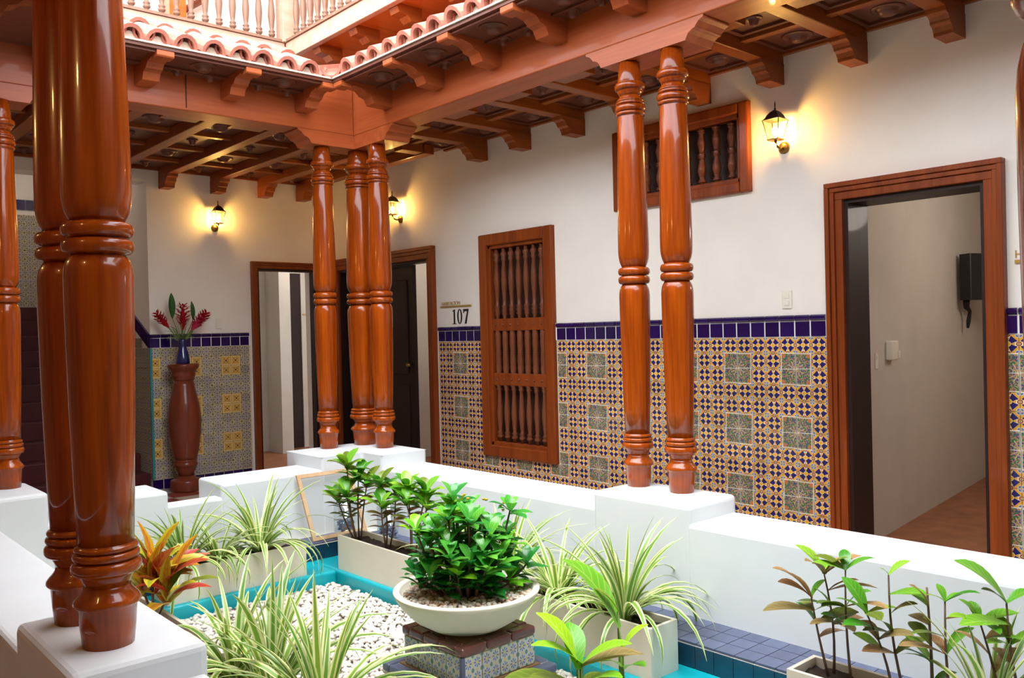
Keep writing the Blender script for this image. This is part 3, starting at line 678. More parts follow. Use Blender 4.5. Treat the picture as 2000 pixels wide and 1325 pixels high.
mor = MB(); mor.prism([(-.066, 0), (-.05, .038), (-.025, .056), (0, .060), (.03, .05), (.052, .034), (.066, 0)], lambda p, q, t: (t, p, q), .03, .12)
mor_me = mor.mesh('mortar_bed', M['mortar'])
def eave(name, fn, ang, s0, s1, brackets, tiles, label, courses=2, mx='joist_x', my='soffit'):
    """fn(s, t, z): s runs along the beam, t outward from its outer face; ang = heading of the inward (uphill) direction"""
    r = thing(name, fn((s0+s1)/2, .2, SZ), label, kind='structure')
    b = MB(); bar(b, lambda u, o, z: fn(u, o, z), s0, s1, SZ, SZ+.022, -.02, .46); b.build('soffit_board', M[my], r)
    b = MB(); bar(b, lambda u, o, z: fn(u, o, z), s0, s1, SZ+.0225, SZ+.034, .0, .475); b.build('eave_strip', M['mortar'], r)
    bw = .115
    for s in brackets:
        MB().prism(BRK, lambda p, q, t: fn(t, p, q), s-bw/2, s+bw/2).build('eave_bracket', M[mx], r, bevel=.004)
    bs = sorted(brackets)
    for a, c in zip(bs, bs[1:]):
        m_ = (a+c)/2
        place('rosette', ros_big, fn(m_+.02, .27, SZ), r); place('rosette', ros_small, fn(m_-.1, .08, SZ), r); place('rosette', ros_small, fn(m_+.14, .08, SZ), r)
        b = MB(); bar(b, lambda u, o, z: fn(u, o, z), a+bw/2, c-bw/2, SZ-.016, SZ, .12, .145); bar(b, lambda u, o, z: fn(u, o, z), a+bw/2, c-bw/2, SZ-.016, SZ, .40, .43); b.build('soffit_moulding', M[my], r)
    for s in tiles:
        for cix in range(courses):
            d = .40*cix
            jit = rnd.uniform(-.012, .012); R = (rnd.uniform(-.05, .05), -SL+rnd.uniform(-.02, .02), ang+rnd.uniform(-.02, .02))
            place('cover_tile', cover_me, fn(s+jit, .462-d*math.cos(SL)+rnd.uniform(-.012, .012), SZ+.040+d*math.sin(SL)+.012*cix), r, rot=R)
            place('pan_tile', pan_me, fn(s+TP/2, .45-d*math.cos(SL), SZ+.106+d*math.sin(SL)), r, rot=R)
        place('mortar_bed', mor_me, fn(s, .455, SZ+.034), r, rot=(0, 0, ang))
    return r
fER = lambda s, t, z: (3.878-t, s, z); fEB = lambda s, t, z: (s, 6.29-t, z); fEL = lambda s, t, z: (.94+t, s, z); fEN = lambda s, t, z: (s, .40+t, z)
eave('eave_roof_right', fER, 0, .40, 5.83, [5.77, 5.09, 4.455, 3.825, 3.19, 2.56, 1.93, 1.30], [5.61-TP*k for k in range(28)], 'clay tiled eave with carved brackets over the right beam', mx='beam_x')
eave('eave_roof_back', fEB, PI/2, .94, 3.415, [3.395, 2.785, 2.16, 1.54], [3.22-TP*k for k in range(12)], 'clay tiled eave with carved brackets over the back beam', mx='beam_y')
eave('eave_roof_left', fEL, PI, .90, 5.83, [5.4, 4.77, 4.14, 3.51, 2.88, 2.25, 1.62], [5.6-TP*k for k in range(25)], 'clay tiled eave over the left beam', 1, mx='joist_x')
barrel(.085, .085, 1.0, .016, -1).build('valley_tile', M['clay'], kind='structure', label='upturned clay valley tile in the roof corner').matrix_world = Matrix.Translation((3.375, 5.79, SZ+.12)) @ Euler((0, -SL*.75, PI/4)).to_matrix().to_4x4()

# ------------------------------------------------------------------ upper gallery
GX, GY, GZ = 3.9, 7.47, 4.19
g = MB(); g.box(GX+.03, XR, -.2, GY+.03, GZ-.02, GZ+.08); g.box(-.6, XR, GY+.03, YB, GZ-.02, GZ+.08)
gal = g.build('gallery_floor', M['orange_wood'], kind='structure', label='honey coloured underside of the upper gallery')
box(4.4, 4.46, -.2, GY, 3.4, GZ-.02).build('trim_2', M['orange_wood'], kind='structure'); box(.2, 4.4, GY+.3, GY+.36, 3.4, GZ-.02).build('trim_3', M['plaster'], kind='structure')
for k in range(11):
    y = 7.0-.62*k
    MB().prism([(0, GZ-.02), (0, GZ-.13), (.10, GZ-.14), (.14, GZ-.10), (.22, GZ-.09), (.25, GZ-.02)], lambda p, q, t: (GX+.03+.25-p, t, q), y-.06, y+.06).build('gallery_corbel', M['joist_x'], gal)
rail = thing('gallery_railing', (GX, GY, GZ+.1), 'pale upper gallery railing with rows of turned balusters above the clay tiles', 'railing')
box(GX-.03, GX+.028, -.2, GY-.03, GZ-.05, GZ+.10).build('fascia_board', M['pale_wood'], rail, bevel=.006)
box(-.6, GX-.035, GY-.03, GY+.028, GZ-.05, GZ+.10).build('fascia_board', M['pale_wood'], rail, bevel=.006)
box(GX-.045, GX+.045, -.2, GY-.05, GZ+.101, GZ+.125).build('bottom_rail', M['baluster'], rail); box(-.6, GX-.05, GY-.045, GY+.045, GZ+.101, GZ+.125).build('bottom_rail', M['baluster'], rail)
box(GX-.045, GX+.045, -.2, GY-.05, GZ+1.02, GZ+1.09).build('hand_rail', M['pale_wood'], rail); box(-.6, GX-.05, GY-.045, GY+.045, GZ+1.02, GZ+1.09).build('hand_rail', M['pale_wood'], rail)
box(GX-.07, GX+.07, GY-.07, GY+.07, GZ+.1, GZ+1.25).build('corner_post', M['pale_wood'], rail, bevel=.006)
bal_me = MB().lathe(spindle_profile(.90, .034), 12).mesh('baluster', M['baluster'])
for k in range(20): place('baluster', bal_me, (3.75-.126*k, GY, GZ+.12), rail)
for k in range(22): place('baluster', bal_me, (GX, GY-.2-.131*k, GZ+.12), rail)
box(2.6, XR, 7.6, YB+.25, 6.0, 6.15).build('roof_upper_back', M['orange_wood'], kind='structure'); box(-.6, 2.6, 7.6, YB+.25, 6.0, 6.15).build('roof_upper_left', M['orange_wood'], kind='structure'); box(4.2, XR+.25, -1.4, 7.6, 6.0, 6.15).build('roof_upper_right', M['orange_wood'], kind='structure')
box(3.12, 3.28, 8.3, 8.46, GZ+.08, 5.6).build('gallery_post', M['orange_wood'], label='honey coloured square post behind the gallery balusters', cat='post')
hr = thing('stair_rail', (3.3, 8.9, GZ+.08), 'dark sloping stair handrail behind the upper balusters', 'handrail')
MB().tube([(2.65, 8.95, GZ+.12), (3.75, 8.95, GZ+.95)], .035, 8).build('hand_rail', M['grille'], hr)
for k in range(5): box(2.75+.2*k, 2.78+.2*k, 8.93, 8.96, GZ+.08, GZ+.19+.151*k).build('spindle', M['grille'], hr)

# ------------------------------------------------------------------ pool, shelf, gravel
pool = MB()
PXa, PXb, PYa, PYb = 1.745, 3.05, .95, 5.31; PL = -.09
pool.box(1.04, PXa, .5, 5.93, -.4, PL); pool.box(PXb, 3.67, .5, 5.93, -.4, PL); pool.box(PXa, PXb, PYb, 5.93, -.4, PL); pool.box(PXa, PXb, .5, PYa, -.4, PL)
pool.box(PXa-.1, PXb+.1, PYa-.1, PYb+.1, -.45, -.26)
pool.build('pool_basin', M['pool'], kind='structure', label='turquoise painted garden basin', bevel=.02, seg=3)
shelf = thing('shelf_paving', (3.5, 3, 0), 'slate blue tiled step along the foot of the white garden wall', kind='structure')
sb = MB(); sb.box(3.35, 3.668, .5, 5.93, PL, .018); sb.box(1.40, 3.35, 5.66, 5.93, PL, .018); sb.box(1.04, 1.40, .5, 5.93, PL, .018); sb.build('step_bed', M['grout'], shelf)
sm = box(-.051, .051, -.051, .051, 0, .012).mesh('paving_tile', M['slate'])
for i in range(3):
    for j in range(48):
        if .6+.106*j < 5.6: place('paving_tile', sm, (3.403+.106*i, .65+.106*j, .018), shelf)
for j in range(18):
    for i in range(2): place('paving_tile', sm, (1.5+.106*j, 5.72+.106*i, .018), shelf)
fm = box(-.051, .051, -.008, 0, -.051, .051).mesh('riser_tile', M['deepblue'])
for j in range(18): place('riser_tile', fm, (1.5+.106*j, 5.66, -.035), shelf)
for j in range(47): place('riser_tile', fm, (3.35, .65+.106*j, -.035), shelf, rot=(0, 0, ROT_R))
def pebbles(name, n, region, zf, size, m, seed, label, parent=None, tint=None):
    """loose stones as one mesh of small irregular lumps"""
    rr = random.Random(seed); b = MB()
    t = (1+5**.5)/2
    ico = [Vector(p).normalized() for p in ((-1, t, 0), (1, t, 0), (-1, -t, 0), (1, -t, 0), (0, -1, t), (0, 1, t), (0, -1, -t), (0, 1, -t), (t, 0, -1), (t, 0, 1), (-t, 0, -1), (-t, 0, 1))]
    fc = [(0, 11, 5), (0, 5, 1), (0, 1, 7), (0, 7, 10), (0, 10, 11), (1, 5, 9), (5, 11, 4), (11, 10, 2), (10, 7, 6), (7, 1, 8), (3, 9, 4), (3, 4, 2), (3, 2, 6), (3, 6, 8), (3, 8, 9), (4, 9, 5), (2, 4, 11), (6, 2, 10), (8, 6, 7), (9, 8, 1)]
    for _ in range(n):
        x, y = region(rr); s = size*rr.uniform(.6, 1.35); R = Euler((rr.uniform(-.5, .5), rr.uniform(-.5, .5), rr.uniform(0, 6.3))).to_matrix()
        sx, sy, sz = s*rr.uniform(.8, 1.3), s*rr.uniform(.7, 1), s*rr.uniform(.5, .75); z = zf(x, y)+rr.uniform(-.2, .6)*s
        b.add([R @ Vector((p.x*sx*rr.uniform(.85, 1.1), p.y*sy*rr.uniform(.85, 1.1), p.z*sz))+Vector((x, y, z)) for p in ico], fc, smooth=True)
    return b.build(name, m, parent, label=label, cat=None if parent else 'gravel', kind='stuff')
box(PXa+.001, PXb-.001, PYa, PYb-.001, -.259, -.185).build('gravel_bed', M['bed'], kind='structure', label='dark bed that paints the shade between the white gravel')
pebbles('gravel', 11000, lambda r: (r.uniform(PXa+.02, PXb-.02), 1.9+(PYb-1.92)*r.random()), lambda x, y: -.178, .0165, M['pebble'], 3, 'white gravel filling the turquoise basin')

# ------------------------------------------------------------------ planters and tiled plinth with bowl
def planter(x0, x1, y0, y1, z0, z1, label, group='cream trough planters round the basin'):
    r = thing('trough_planter', ((x0+x1)/2, (y0+y1)/2, z0), label, 'planter', group)
    t = .018; b = MB()
    b.box(x0, x1, y0, y0+t, z0, z1); b.box(x0, x1, y1-t, y1, z0, z1); b.box(x0, x0+t, y0+t, y1-t, z0, z1); b.box(x1-t, x1, y0+t, y1-t, z0, z1); b.box(x0+t, x1-t, y0+t, y1-t, z0, z0+.02)
    b.build('trough', M['box'], r)
    nx, ny = max(3, int((x1-x0)/.03)), max(3, int((y1-y0)/.03)); vs = []; fs = []
    for i in range(nx+1):
        for j in range(ny+1): vs.append((x0+t+(x1-x0-2*t)*i/nx, y0+t+(y1-y0-2*t)*j/ny, z1-.035+rnd.uniform(-.012, .012)))
    for i in range(nx):
        for j in range(ny): a = i*(ny+1)+j; fs.append((a, a+ny+1, a+ny+2, a+1))
    MB().add(vs, fs, smooth=True).build('soil', M['soil'], r)
    return r
PT = .15
planter(1.90, 2.84, 5.352, 5.575, PL, .125, 'long cream trough below the back garden wall holding spider plants')
planter(3.075, 3.285, 4.42, 5.335, PL, .145, 'cream trough with tall leafy shrubs behind the round bowl')
planter(3.085, 3.285, 2.56, 4.30, PL, .15, 'cream trough of spider plants right of the round bowl')
planter(3.075, 3.285, .95, 1.86, PL, .165, 'cream trough with thin saplings near the bottom right corner')
planter(1.42, 1.60, 3.90, 5.0, PL, .14, 'cream trough holding the red croton beside the big columns')
planter(1.42, 1.62, 2.45, 3.80, PL, .12, 'cream trough of spider plants at the bottom edge before the gravel')
planter(2.25, 2.75, 2.20, 2.42, -.185, .02, 'cream trough of lime leaved plants in front of the tiled plinth')
pl = thing('tiled_plinth', (2.435, 3.08, -.185), 'two-step plinth clad in blue patterned tiles under the round bowl', 'plinth')
def clad(x0, x1, y0, y1, z0, z1, nx, nz, trim):
    box(x0, x1, y0, y1, z0, z1).build('core', M['grout'], pl)
    wd, ht = (x1-x0)/nx, (z1-z0-.035)/nz
    tm = tile_mesh('tile', M['plinth'], wd-.003, ht-.003, .007)
    for i in range(nx):
        for k in range(nz):
            z = z0+ht*(k+.5); u = (i+.5)*wd
            place('tile', tm, (x0+u, y0, z), pl); place('tile', tm, (x0, y0+u, z), pl, rot=(0, 0, -PI/2))
            place('tile', tm, (x1, y0+u, z), pl, rot=(0, 0, PI/2)); place('tile', tm, (x0+u, y1, z), pl, rot=(0, 0, PI))
    n = 3; L = (x1-x0+.02)/n
    for k in range(n):
        for q in ((x0-.012+L*k+.001, x0-.012+L*(k+1)-.002, y0-.012, y0+.045), (x0-.012+L*k+.001, x0-.012+L*(k+1)-.002, y1-.045, y1+.012)): box(*q, z1-.033, z1+.006).build('edge_tile', trim, pl, bevel=.012, seg=3)
        for q in ((x0-.012, x0+.045, y0+.046+(y1-y0-.092)/n*k+.001, y0+.046+(y1-y0-.092)/n*(k+1)-.001), (x1-.045, x1+.012, y0+.046+(y1-y0-.092)/n*k+.001, y0+.046+(y1-y0-.092)/n*(k+1)-.001)): box(*q, z1-.033, z1+.006).build('edge_tile', trim, pl, bevel=.012, seg=3)
    box(x0+.046, x1-.046, y0+.046, y1-.046, z1, z1+.005).build('top_tile', M['brown_tile'], pl)
    box(x0-.009, x0+.009, y0-.009, y0+.009, z0, z1-.034).build('corner_trim', M['slate'], pl)
clad(2.165, 2.705, 2.80, 3.36, -.185, .03, 5, 2, M['slate'])
clad(2.23, 2.64, 2.87, 3.29, .036, .20, 4, 1, M['maroon'])
BX, BY, BZ = 2.425, 3.075, .206
bowl = thing('planter_bowl', (BX, BY, BZ), 'wide shallow cream bowl of pebbles and a glossy shrub on the plinth', 'bowl')
MB().lathe([(0, 0), (.12, 0), (.17, .012), (.245, .058), (.30, .115), (.325, .155), (.332, .172), (.328, .178), (.305, .178), (.300, .172), (.285, .135), (0, .13)], 64, (BX, BY, BZ)).build('bowl', M['bowl'], bowl)
MB().lathe([(0, .157), (.10, .155), (.293, .140), (.293, .12), (0, .12)], 32, (BX, BY, BZ)).build('soil', M['soil'], bowl)
def inbowl(r):
    a = r.uniform(0, 2*PI); q = .285*math.sqrt(r.uniform(.12, 1)); return BX+q*math.cos(a), BY+q*math.sin(a)
pebbles('pebbles', 600, inbowl, lambda x, y: BZ+.15, .0125, M['pebble_tan'], 5, None, bowl); pebbles('pale_pebbles', 500, inbowl, lambda x, y: BZ+.152, .0125, M['pebble'], 9, None, bowl); pebbles('brown_pebbles', 260, inbowl, lambda x, y: BZ+.152, .013, M['pebble_mix'], 6, None, bowl)

# ------------------------------------------------------------------ plants
def leaf_mesh(name, m, L, W, a0, droop, shape, foldk=.25, n=8, twist=0, wave=0):
    """blade rising from the origin towards +X at elevation a0 and bending down by droop"""
    vs = []; fs = []; uv = []; p = Vector((0, 0, 0)); ds = L/n
    for i in range(n+1):
        t = i/n; ang = a0-droop*t**1.3; wd = W*shape(t)/2
        nrm = Vector((-math.sin(ang), 0, math.cos(ang))); tw = twist*t
        side = Vector((0, 1, 0))*math.cos(tw)+nrm*math.sin(tw)
        lift = nrm*foldk*wd; wv = nrm*(wave*wd*math.sin(t*22))
        vs += [p-side*wd+lift+wv, p, p+side*wd+lift-wv]
        p = p+Vector((math.cos(ang), 0, math.sin(ang)))*ds
    for i in range(n):
        for k in (0, 1):
            fs.append((i*3+k, i*3+k+1, i*3+k+4, i*3+k+3)); uv.append([(k/2, i/n), ((k+1)/2, i/n), ((k+1)/2, (i+1)/n), (k/2, (i+1)/n)])
    return MB().add(vs, fs, uv, True).mesh(name, m)
blade = lambda t: max(.02, (min(1, .45+2.2*t))*(1-t**2.6)+.02)
obov = lambda t: max(.03, math.sin(PI*min(1, t**1.35*.93+.05))**.8)
ellip = lambda t: max(.03, math.sin(PI*min(1, t*.96+.03))**.75)
rl = random.Random(11)
SP = [leaf_mesh('leaf', M['spider'], .44+.035*(k % 4), .028+.004*(k % 3), math.radians(85-5.4*k), math.radians(24+13.5*k), blade, .35, 10, rl.uniform(-.5, .5)) for k in range(12)]
OB = {nm: [leaf_mesh('leaf', M[nm], 1, .46, math.radians(e), math.radians(d), obov, .2, 7, 0, .05) for e, d in ((62, 50), (40, 45), (18, 35))] for nm in ('broad', 'bronze_leaf', 'jade', 'jade_new', 'lime', 'olive')}
EL = {nm: [leaf_mesh('leaf', M[nm], 1, .27, math.radians(e), math.radians(d), ellip, .3, 8, .3, .06) for e, d in ((75, 30), (50, 50), (25, 45))] for nm in ('croton', 'croton_red', 'croton_gold', 'olive', 'dark_leaf')}
def spider(x, y, z, n, s, label, seed, lo=0, hi=11, az=None):
    t = thing('spider_plant', (x, y, z), label, 'plant', 'variegated spider plants'); r = random.Random(seed)
    for k in range(n):
        f = (k+.5)/n; idx = min(11, max(0, int(lo+(hi-lo)*f**.9+r.uniform(-1.2, 1.2))))
        a = r.uniform(0, 2*PI) if az is None else az+r.uniform(-1.5, 1.5); q = .03*math.sqrt(r.random())
        place('leaf', SP[idx], (x+q*math.cos(a), y+q*math.sin(a), z), t, rot=(r.uniform(-.12, .12), r.uniform(-.1, .1), a), scale=s*r.uniform(.72, 1.15))
    MB().lathe([(.03, -.03), (.034, 0), (.022, .035), (0, .05)], 8, (x, y, z)).build('crown', M['stem_green'], t)
    return t
spider(2.04, 5.45, .10, 62, 1.0, 'spider plant at the left end of the trough under the back garden wall', 1)
spider(2.27, 5.45, .10, 42, .85, 'smaller spider plant in the middle of the trough under the back garden wall', 2, 3, 11)
spider(2.56, 5.46, .10, 62, 1.1, 'spider plant at the right end of the trough below the leaning frame', 3)
spider(3.18, 4.10, .12, 50, .85, 'spider plant right behind the round bowl', 4, 0, 9)
spider(3.19, 3.66, .12, 64, 1.0, 'spider plant at the far end of the trough right of the bowl', 5)
spider(3.18, 3.26, .12, 62, .92, 'spider plant in the middle of the trough right of the bowl', 6, 2, 11)
spider(3.18, 2.80, .12, 70, 1.08, 'spider plant at the near end of the trough right of the bowl', 7)
spider(1.52, 3.52, .09, 56, 1.05, 'spider plant at the bottom edge touching the white pedestal', 8, 2, 11)
spider(1.54, 3.22, .09, 56, 1.15, 'large spider plant at the bottom edge in front of the gravel', 9, 0, 10)
spider(1.56, 2.86, .09, 56, 1.15, 'spider plant at the bottom edge left of the tiled plinth', 10, 0, 9)
spider(3.20, 1.15, .13, 26, .85, 'spider plant at the bottom right corner among saplings', 12, 0, 6)

def stem_path(p0, p1, bow, r, n=5):
    p0, p1 = Vector(p0), Vector(p1); d = Vector((r.uniform(-1, 1), r.uniform(-1, 1), 0))*bow
    return [p0.lerp(p1, i/n)+d*math.sin(PI*i/n) for i in range(n+1)]
def whorl(t, p, n, L, fam, r, tilt=(.0, .0), levels=(0, 1, 2), mixf=None):
    for k in range(n):
        nm = mixf(r) if mixf else fam
        place('leaf', OB[nm][levels[k % len(levels)]], (p[0], p[1], p[2]-.012*(k % 3)), t, rot=(tilt[0]+r.uniform(-.15, .15), tilt[1]+r.uniform(-.15, .15), 2.4*k+r.uniform(-.3, .3)), scale=L*r.uniform(.75, 1.15))
def shrub(x, y, z, stems, label, seed, fam='broad', L=.11, dry=.25):
    """stems: (dx, dy, height, leaves)"""
    t = thing('leafy_shrub', (x, y, z), label, 'plant', 'tall leafy shrubs in the corner trough'); r = random.Random(seed)
    for dx, dy, h, n in stems:
        top = (x+dx, y+dy, z+h)
        MB().tube(stem_path((x+dx*.25, y+dy*.25, z), top, .02, r), [.007, .006, .0055, .005, .0045, .004], 6).build('stem', M['stem'], t)
        whorl(t, top, n+3, L*1.25, fam, r, mixf=lambda q: fam if q.random() > dry*.35 else 'olive')
        for _ in range(4):
            q = r.uniform(.5, .9); p = Vector((x+dx*.25, y+dy*.25, z)).lerp(Vector(top), q)
            whorl(t, p, 2, L*.85, fam, r, levels=(2,), mixf=lambda q: 'bronze_leaf' if q.random() < dry*2 else 'olive')
    return t
ZP = .115
shrub(3.175, 5.22, ZP, [(-.03, .08, .50, 11), (-.10, -.02, .33, 9), (.05, -.04, .38, 9), (-.08, .13, .27, 6), (.02, .02, .42, 7)], 'tallest leafy shrub at the far end of the trough beside the frame', 21, L=.125)
shrub(3.175, 4.86, ZP, [(-.02, .04, .42, 10), (-.08, -.06, .30, 8), (.06, -.02, .35, 8)], 'leafy shrub with a withered hanging leaf in the middle of the corner trough', 22, L=.12, dry=.5)
shrub(3.175, 4.58, ZP, [(0, .03, .42, 10), (-.07, -.05, .36, 9), (.06, -.08, .40, 10), (.02, -.14, .33, 8)], 'leafy shrub at the near end of the trough behind the bowl', 23, L=.12, dry=.3)

js = thing('bowl_shrub', (BX, BY, BZ+.15), 'dense dark green shrub with glossy rounded leaves in the bowl', 'plant'); r = random.Random(31)
tips = []
for k in range(30):
    a = 2.4*k+r.uniform(-.3, .3); q = .235*math.sqrt((k+.5)/30); h = .36*(1-(q/.30)**2)+r.uniform(-.04, .05)
    tips.append((q*math.cos(a), q*math.sin(a), max(.05, h)))
for k in range(18):
    a = 2*PI*k/18+r.uniform(-.1, .1); q = r.uniform(.13, .24); tips.append((q*math.cos(a), q*math.sin(a), r.uniform(.04, .15)))
tips += [(.17, -.12, .37), (-.02, .06, .42), (.23, -.16, .12), (-.2, .1, .30)]
for i, (dx, dy, h) in enumerate(tips):
    top = Vector((BX+dx, BY+dy, BZ+.15+h))
    MB().tube(stem_path((BX+dx*.45, BY+dy*.45, BZ+.14), top, .015, r, 4), [.008, .007, .006, .005, .004], 6).build('stem', M['stem'], js)
    fam = 'jade_new' if i % 5 == 1 else 'jade'
    whorl(js, top, 9, .098, fam, r)
    if h > .12:
        p = Vector((BX+dx*.45, BY+dy*.45, BZ+.14)).lerp(top, .62); whorl(js, p, 6, .09, 'jade', r, levels=(1, 2))
for dx, dy, h in ((.10, -.05, .40), (.14, -.10, .36), (-.03, -.02, .42)):
    for k in range(3):
        c = (BX+dx+r.uniform(-.02, .02), BY+dy+r.uniform(-.02, .02), BZ+.15+h+r.uniform(0, .03))
        MB().lathe([(0, 0), (.005, .004), (.009, .010), (.004, .012), (0, .013)], 6, c).build('blossom', M['croton_gold'], js)

# past 300 leaves of one plant: the 290 that show largest stay parts, the others become one joined part
kids = sorted([o for o in js.children if o.name.startswith('leaf')], key=lambda o: -(o.location.z*1.2-.665*o.location.x-.747*o.location.y))
bmj = bmesh.new(); mats = [M['jade'], M['jade_new']]
for o in kids[290:]:
    me = o.data.copy(); me.transform(Matrix.LocRotScale(o.location, o.rotation_euler, o.scale)); n0 = len(bmj.faces)
    bmj.from_mesh(me); bmj.faces.ensure_lookup_table()
    for f in bmj.faces[n0:]: f.material_index = mats.index(o.data.materials[0])
    bpy.data.meshes.remove(me); bpy.data.objects.remove(o)
me = bpy.data.meshes.new('foliage'); bmj.to_mesh(me); bmj.free()
for q in mats: me.materials.append(q)
place('foliage', me, tuple(WL[js]), js, kind='stuff')

ct = thing('croton', (1.53, 4.5, .11), 'croton with orange, red and yellow leaves beside the big columns', 'plant'); r = random.Random(41)
for k, (dx, dy, h) in enumerate([(0, .02, .24), (.05, -.05, .14), (-.03, .09, .17)]):
    top = (1.53+dx, 4.5+dy, .11+h)
    MB().tube(stem_path((1.53, 4.5, .10), top, .01, r, 4), [.008, .007, .006, .006, .005], 6).build('stem', M['stem'], ct)
    for j in range(14):
        nm = r.choice(['croton', 'croton_gold', 'croton_gold', 'croton_red', 'olive']) if j > 2 else 'croton'
        place('leaf', EL[nm][0 if j < 3 else 1+(j % 2)], (top[0], top[1], top[2]-.02*(j % 4)), ct, rot=(r.uniform(-.2, .2), r.uniform(-.2, .2), 2.4*j+r.uniform(-.3, .3)), scale=r.uniform(.2, .33))
place('leaf', EL['croton'][0], (1.53, 4.5, .31), ct, rot=(0, -.2, 2.2), scale=.32)
for a in (.3, -.2, -.7): place('leaf', EL['croton_red'][1], (1.53, 4.48, .25), ct, rot=(0, 0, a), scale=.33)

def sapling(x, y, z, top, leaves, label, seed, fam=('broad', 'bronze_leaf', 'olive'), rad=.0065):
    t = thing('sapling', (x, y, z), label, 'plant', 'thin saplings in the trough at the lower right'); r = random.Random(seed)
    p0, p1 = Vector((x, y, z)), Vector((x+top[0], y+top[1], z+top[2])); path = stem_path(p0, p1, .012, r, 6)
    MB().tube(path, [rad*(1-.08*i) for i in range(7)], 6).build('stem', M['stem'], t)
    for _ in range(4): leaves = leaves+[(r.uniform(.45, .95), r.choice([140, -40, 100, -80, 60, 160, -20]), r.uniform(.07, .10), r.choice([0, 1, 2]), r.choice(fam))]
    for f, az, L, lev, nm in leaves:
        p = path[min(6, max(0, round(f*6)))]
        place('leaf', OB[nm][lev], tuple(p), t, rot=(r.uniform(-.2, .2), r.uniform(-.15, .15), math.radians(az)), scale=L*1.45)
    return t
# azimuths: -42 runs to the right of the picture, 138 to the left, 48 away, -132 towards the camera
B_, W_, O_ = 'broad', 'bronze_leaf', 'olive'
sapling(3.20, 1.75, .13, (-.03, .05, .31), [(1, 140, .11, 1, W_), (1, 150, .15, 0, W_), (1, -30, .07, 0, B_), (.85, 135, .14, 2, W_), (.7, -50, .12, 1, O_)], 'leftmost sapling, with a bronze leaf hanging to the left', 51)
sapling(3.225, 1.74, .13, (-.005, .03, .40), [(1, 100, .11, 0, B_), (1, -40, .12, 1, W_), (1, 170, .10, 1, W_), (1, 20, .09, 2, B_), (.8, -60, .13, 2, W_), (.75, 120, .09, 2, O_), (.55, -120, .10, 2, W_), (.5, -20, .11, 2, W_)], 'sapling with one round green leaf on top', 52)
sapling(3.20, 1.655, .13, (.03, .03, .43), [(1, 130, .09, 2, B_), (1, 30, .07, 0, B_), (1, -45, .09, 1, B_), (.7, 160, .10, 2, O_), (.6, -100, .13, 2, W_), (.5, 150, .11, 2, W_)], 'third sapling from the left, leaning right with paired leaves', 53)
sapling(3.22, 1.50, .13, (-.055, .07, .30), [(1, 80, .11, 0, B_), (1, 140, .09, 1, B_), (1, -40, .09, 2, B_), (1, -130, .09, 2, O_), (.8, 150, .09, 2, B_), (.7, -40, .09, 2, O_)], 'bushy sapling with glossy leaves in the middle of the trough', 54)
sapling(3.245, 1.47, .13, (.0, .05, .44), [(1, -40, .07, 1, B_), (.98, 140, .03, 0, B_), (.35, -30, .10, 1, O_), (.3, 150, .10, 2, W_), (.55, -45, .06, 2, B_)], 'thin sapling with a single leaf pointing right at its tip', 55)
sapling(3.235, 1.36, .13, (.015, .02, .42), [(.62, 140, .03, 0, B_), (.25, 140, .08, 1, B_), (.2, -40, .07, 1, B_), (.25, 90, .09, 0, B_)], 'nearly bare sapling twig with tiny leaves low down', 56, rad=.0075)
sapling(3.245, 1.30, .13, (.04, .03, .37), [(1, -40, .05, 1, B_), (1, 140, .05, 1, B_), (1, 60, .05, 0, B_), (.5, 135, .12, 2, W_), (.45, -45, .10, 0, B_)], 'twig with small curled leaves and a withered leaf halfway', 57)
sapling(3.24, 1.12, .13, (-.01, .07, .34), [(1, 100, .07, 0, B_), (1, 140, .08, 2, B_), (1, -40, .10, 2, B_), (1, -130, .08, 2, B_), (1, 45, .06, 0, B_)], 'sapling with a tuft of light green leaves near the right picture edge', 58)
sapling(3.25, 1.05, .13, (.0, .06, .42), [(1, 110, .15, 0, B_), (1, -40, .07, 1, B_), (.9, 140, .12, 2, B_), (.7, -40, .09, 1, B_)], 'sapling with one large shiny leaf near the right picture edge', 59)

def lime_plant(x, y, z, leaves, label, seed):
    t = thing('lime_plant', (x, y, z), label, 'plant', 'bright leaved plants at the bottom edge'); r = random.Random(seed)
    for az, L, lev, nm, h in leaves:
        MB().tube(stem_path((x, y, z), (x+.01*math.cos(az), y+.01*math.sin(az), z+h), .01, r, 3), [.006, .005, .005, .004], 6).build('stem', M['stem_green'], t)
        place('leaf', OB[nm][lev], (x+.01*math.cos(az), y+.01*math.sin(az), z+h), t, rot=(r.uniform(-.1, .1), 0, math.radians(az)), scale=L)
    return t
lime_plant(2.36, 2.31, 0, [(115, .24, 0, 'lime', .27), (150, .22, 1, 'lime', .26), (-50, .22, 1, 'lime', .25), (60, .2, 0, 'lime', .24), (140, .30, 2, 'olive', .17), (200, .28, 2, 'olive', .14), (-30, .27, 2, 'bronze_leaf', .24), (10, .2, 2, 'olive', .14), (170, .26, 1, 'olive', .14), (-80, .22, 1, 'lime', .16)], 'bright lime leaved plant at the bottom edge before the tiled plinth', 61)
lime_plant(2.60, 2.31, 0, [(110, .36, 0, 'broad', .34), (140, .14, 0, 'olive', .40), (-40, .16, 0, 'lime', .24), (180, .18, 1, 'lime', .18), (-100, .16, 1, 'lime', .16)], 'plant with one tall upright leaf at the bottom edge', 62)

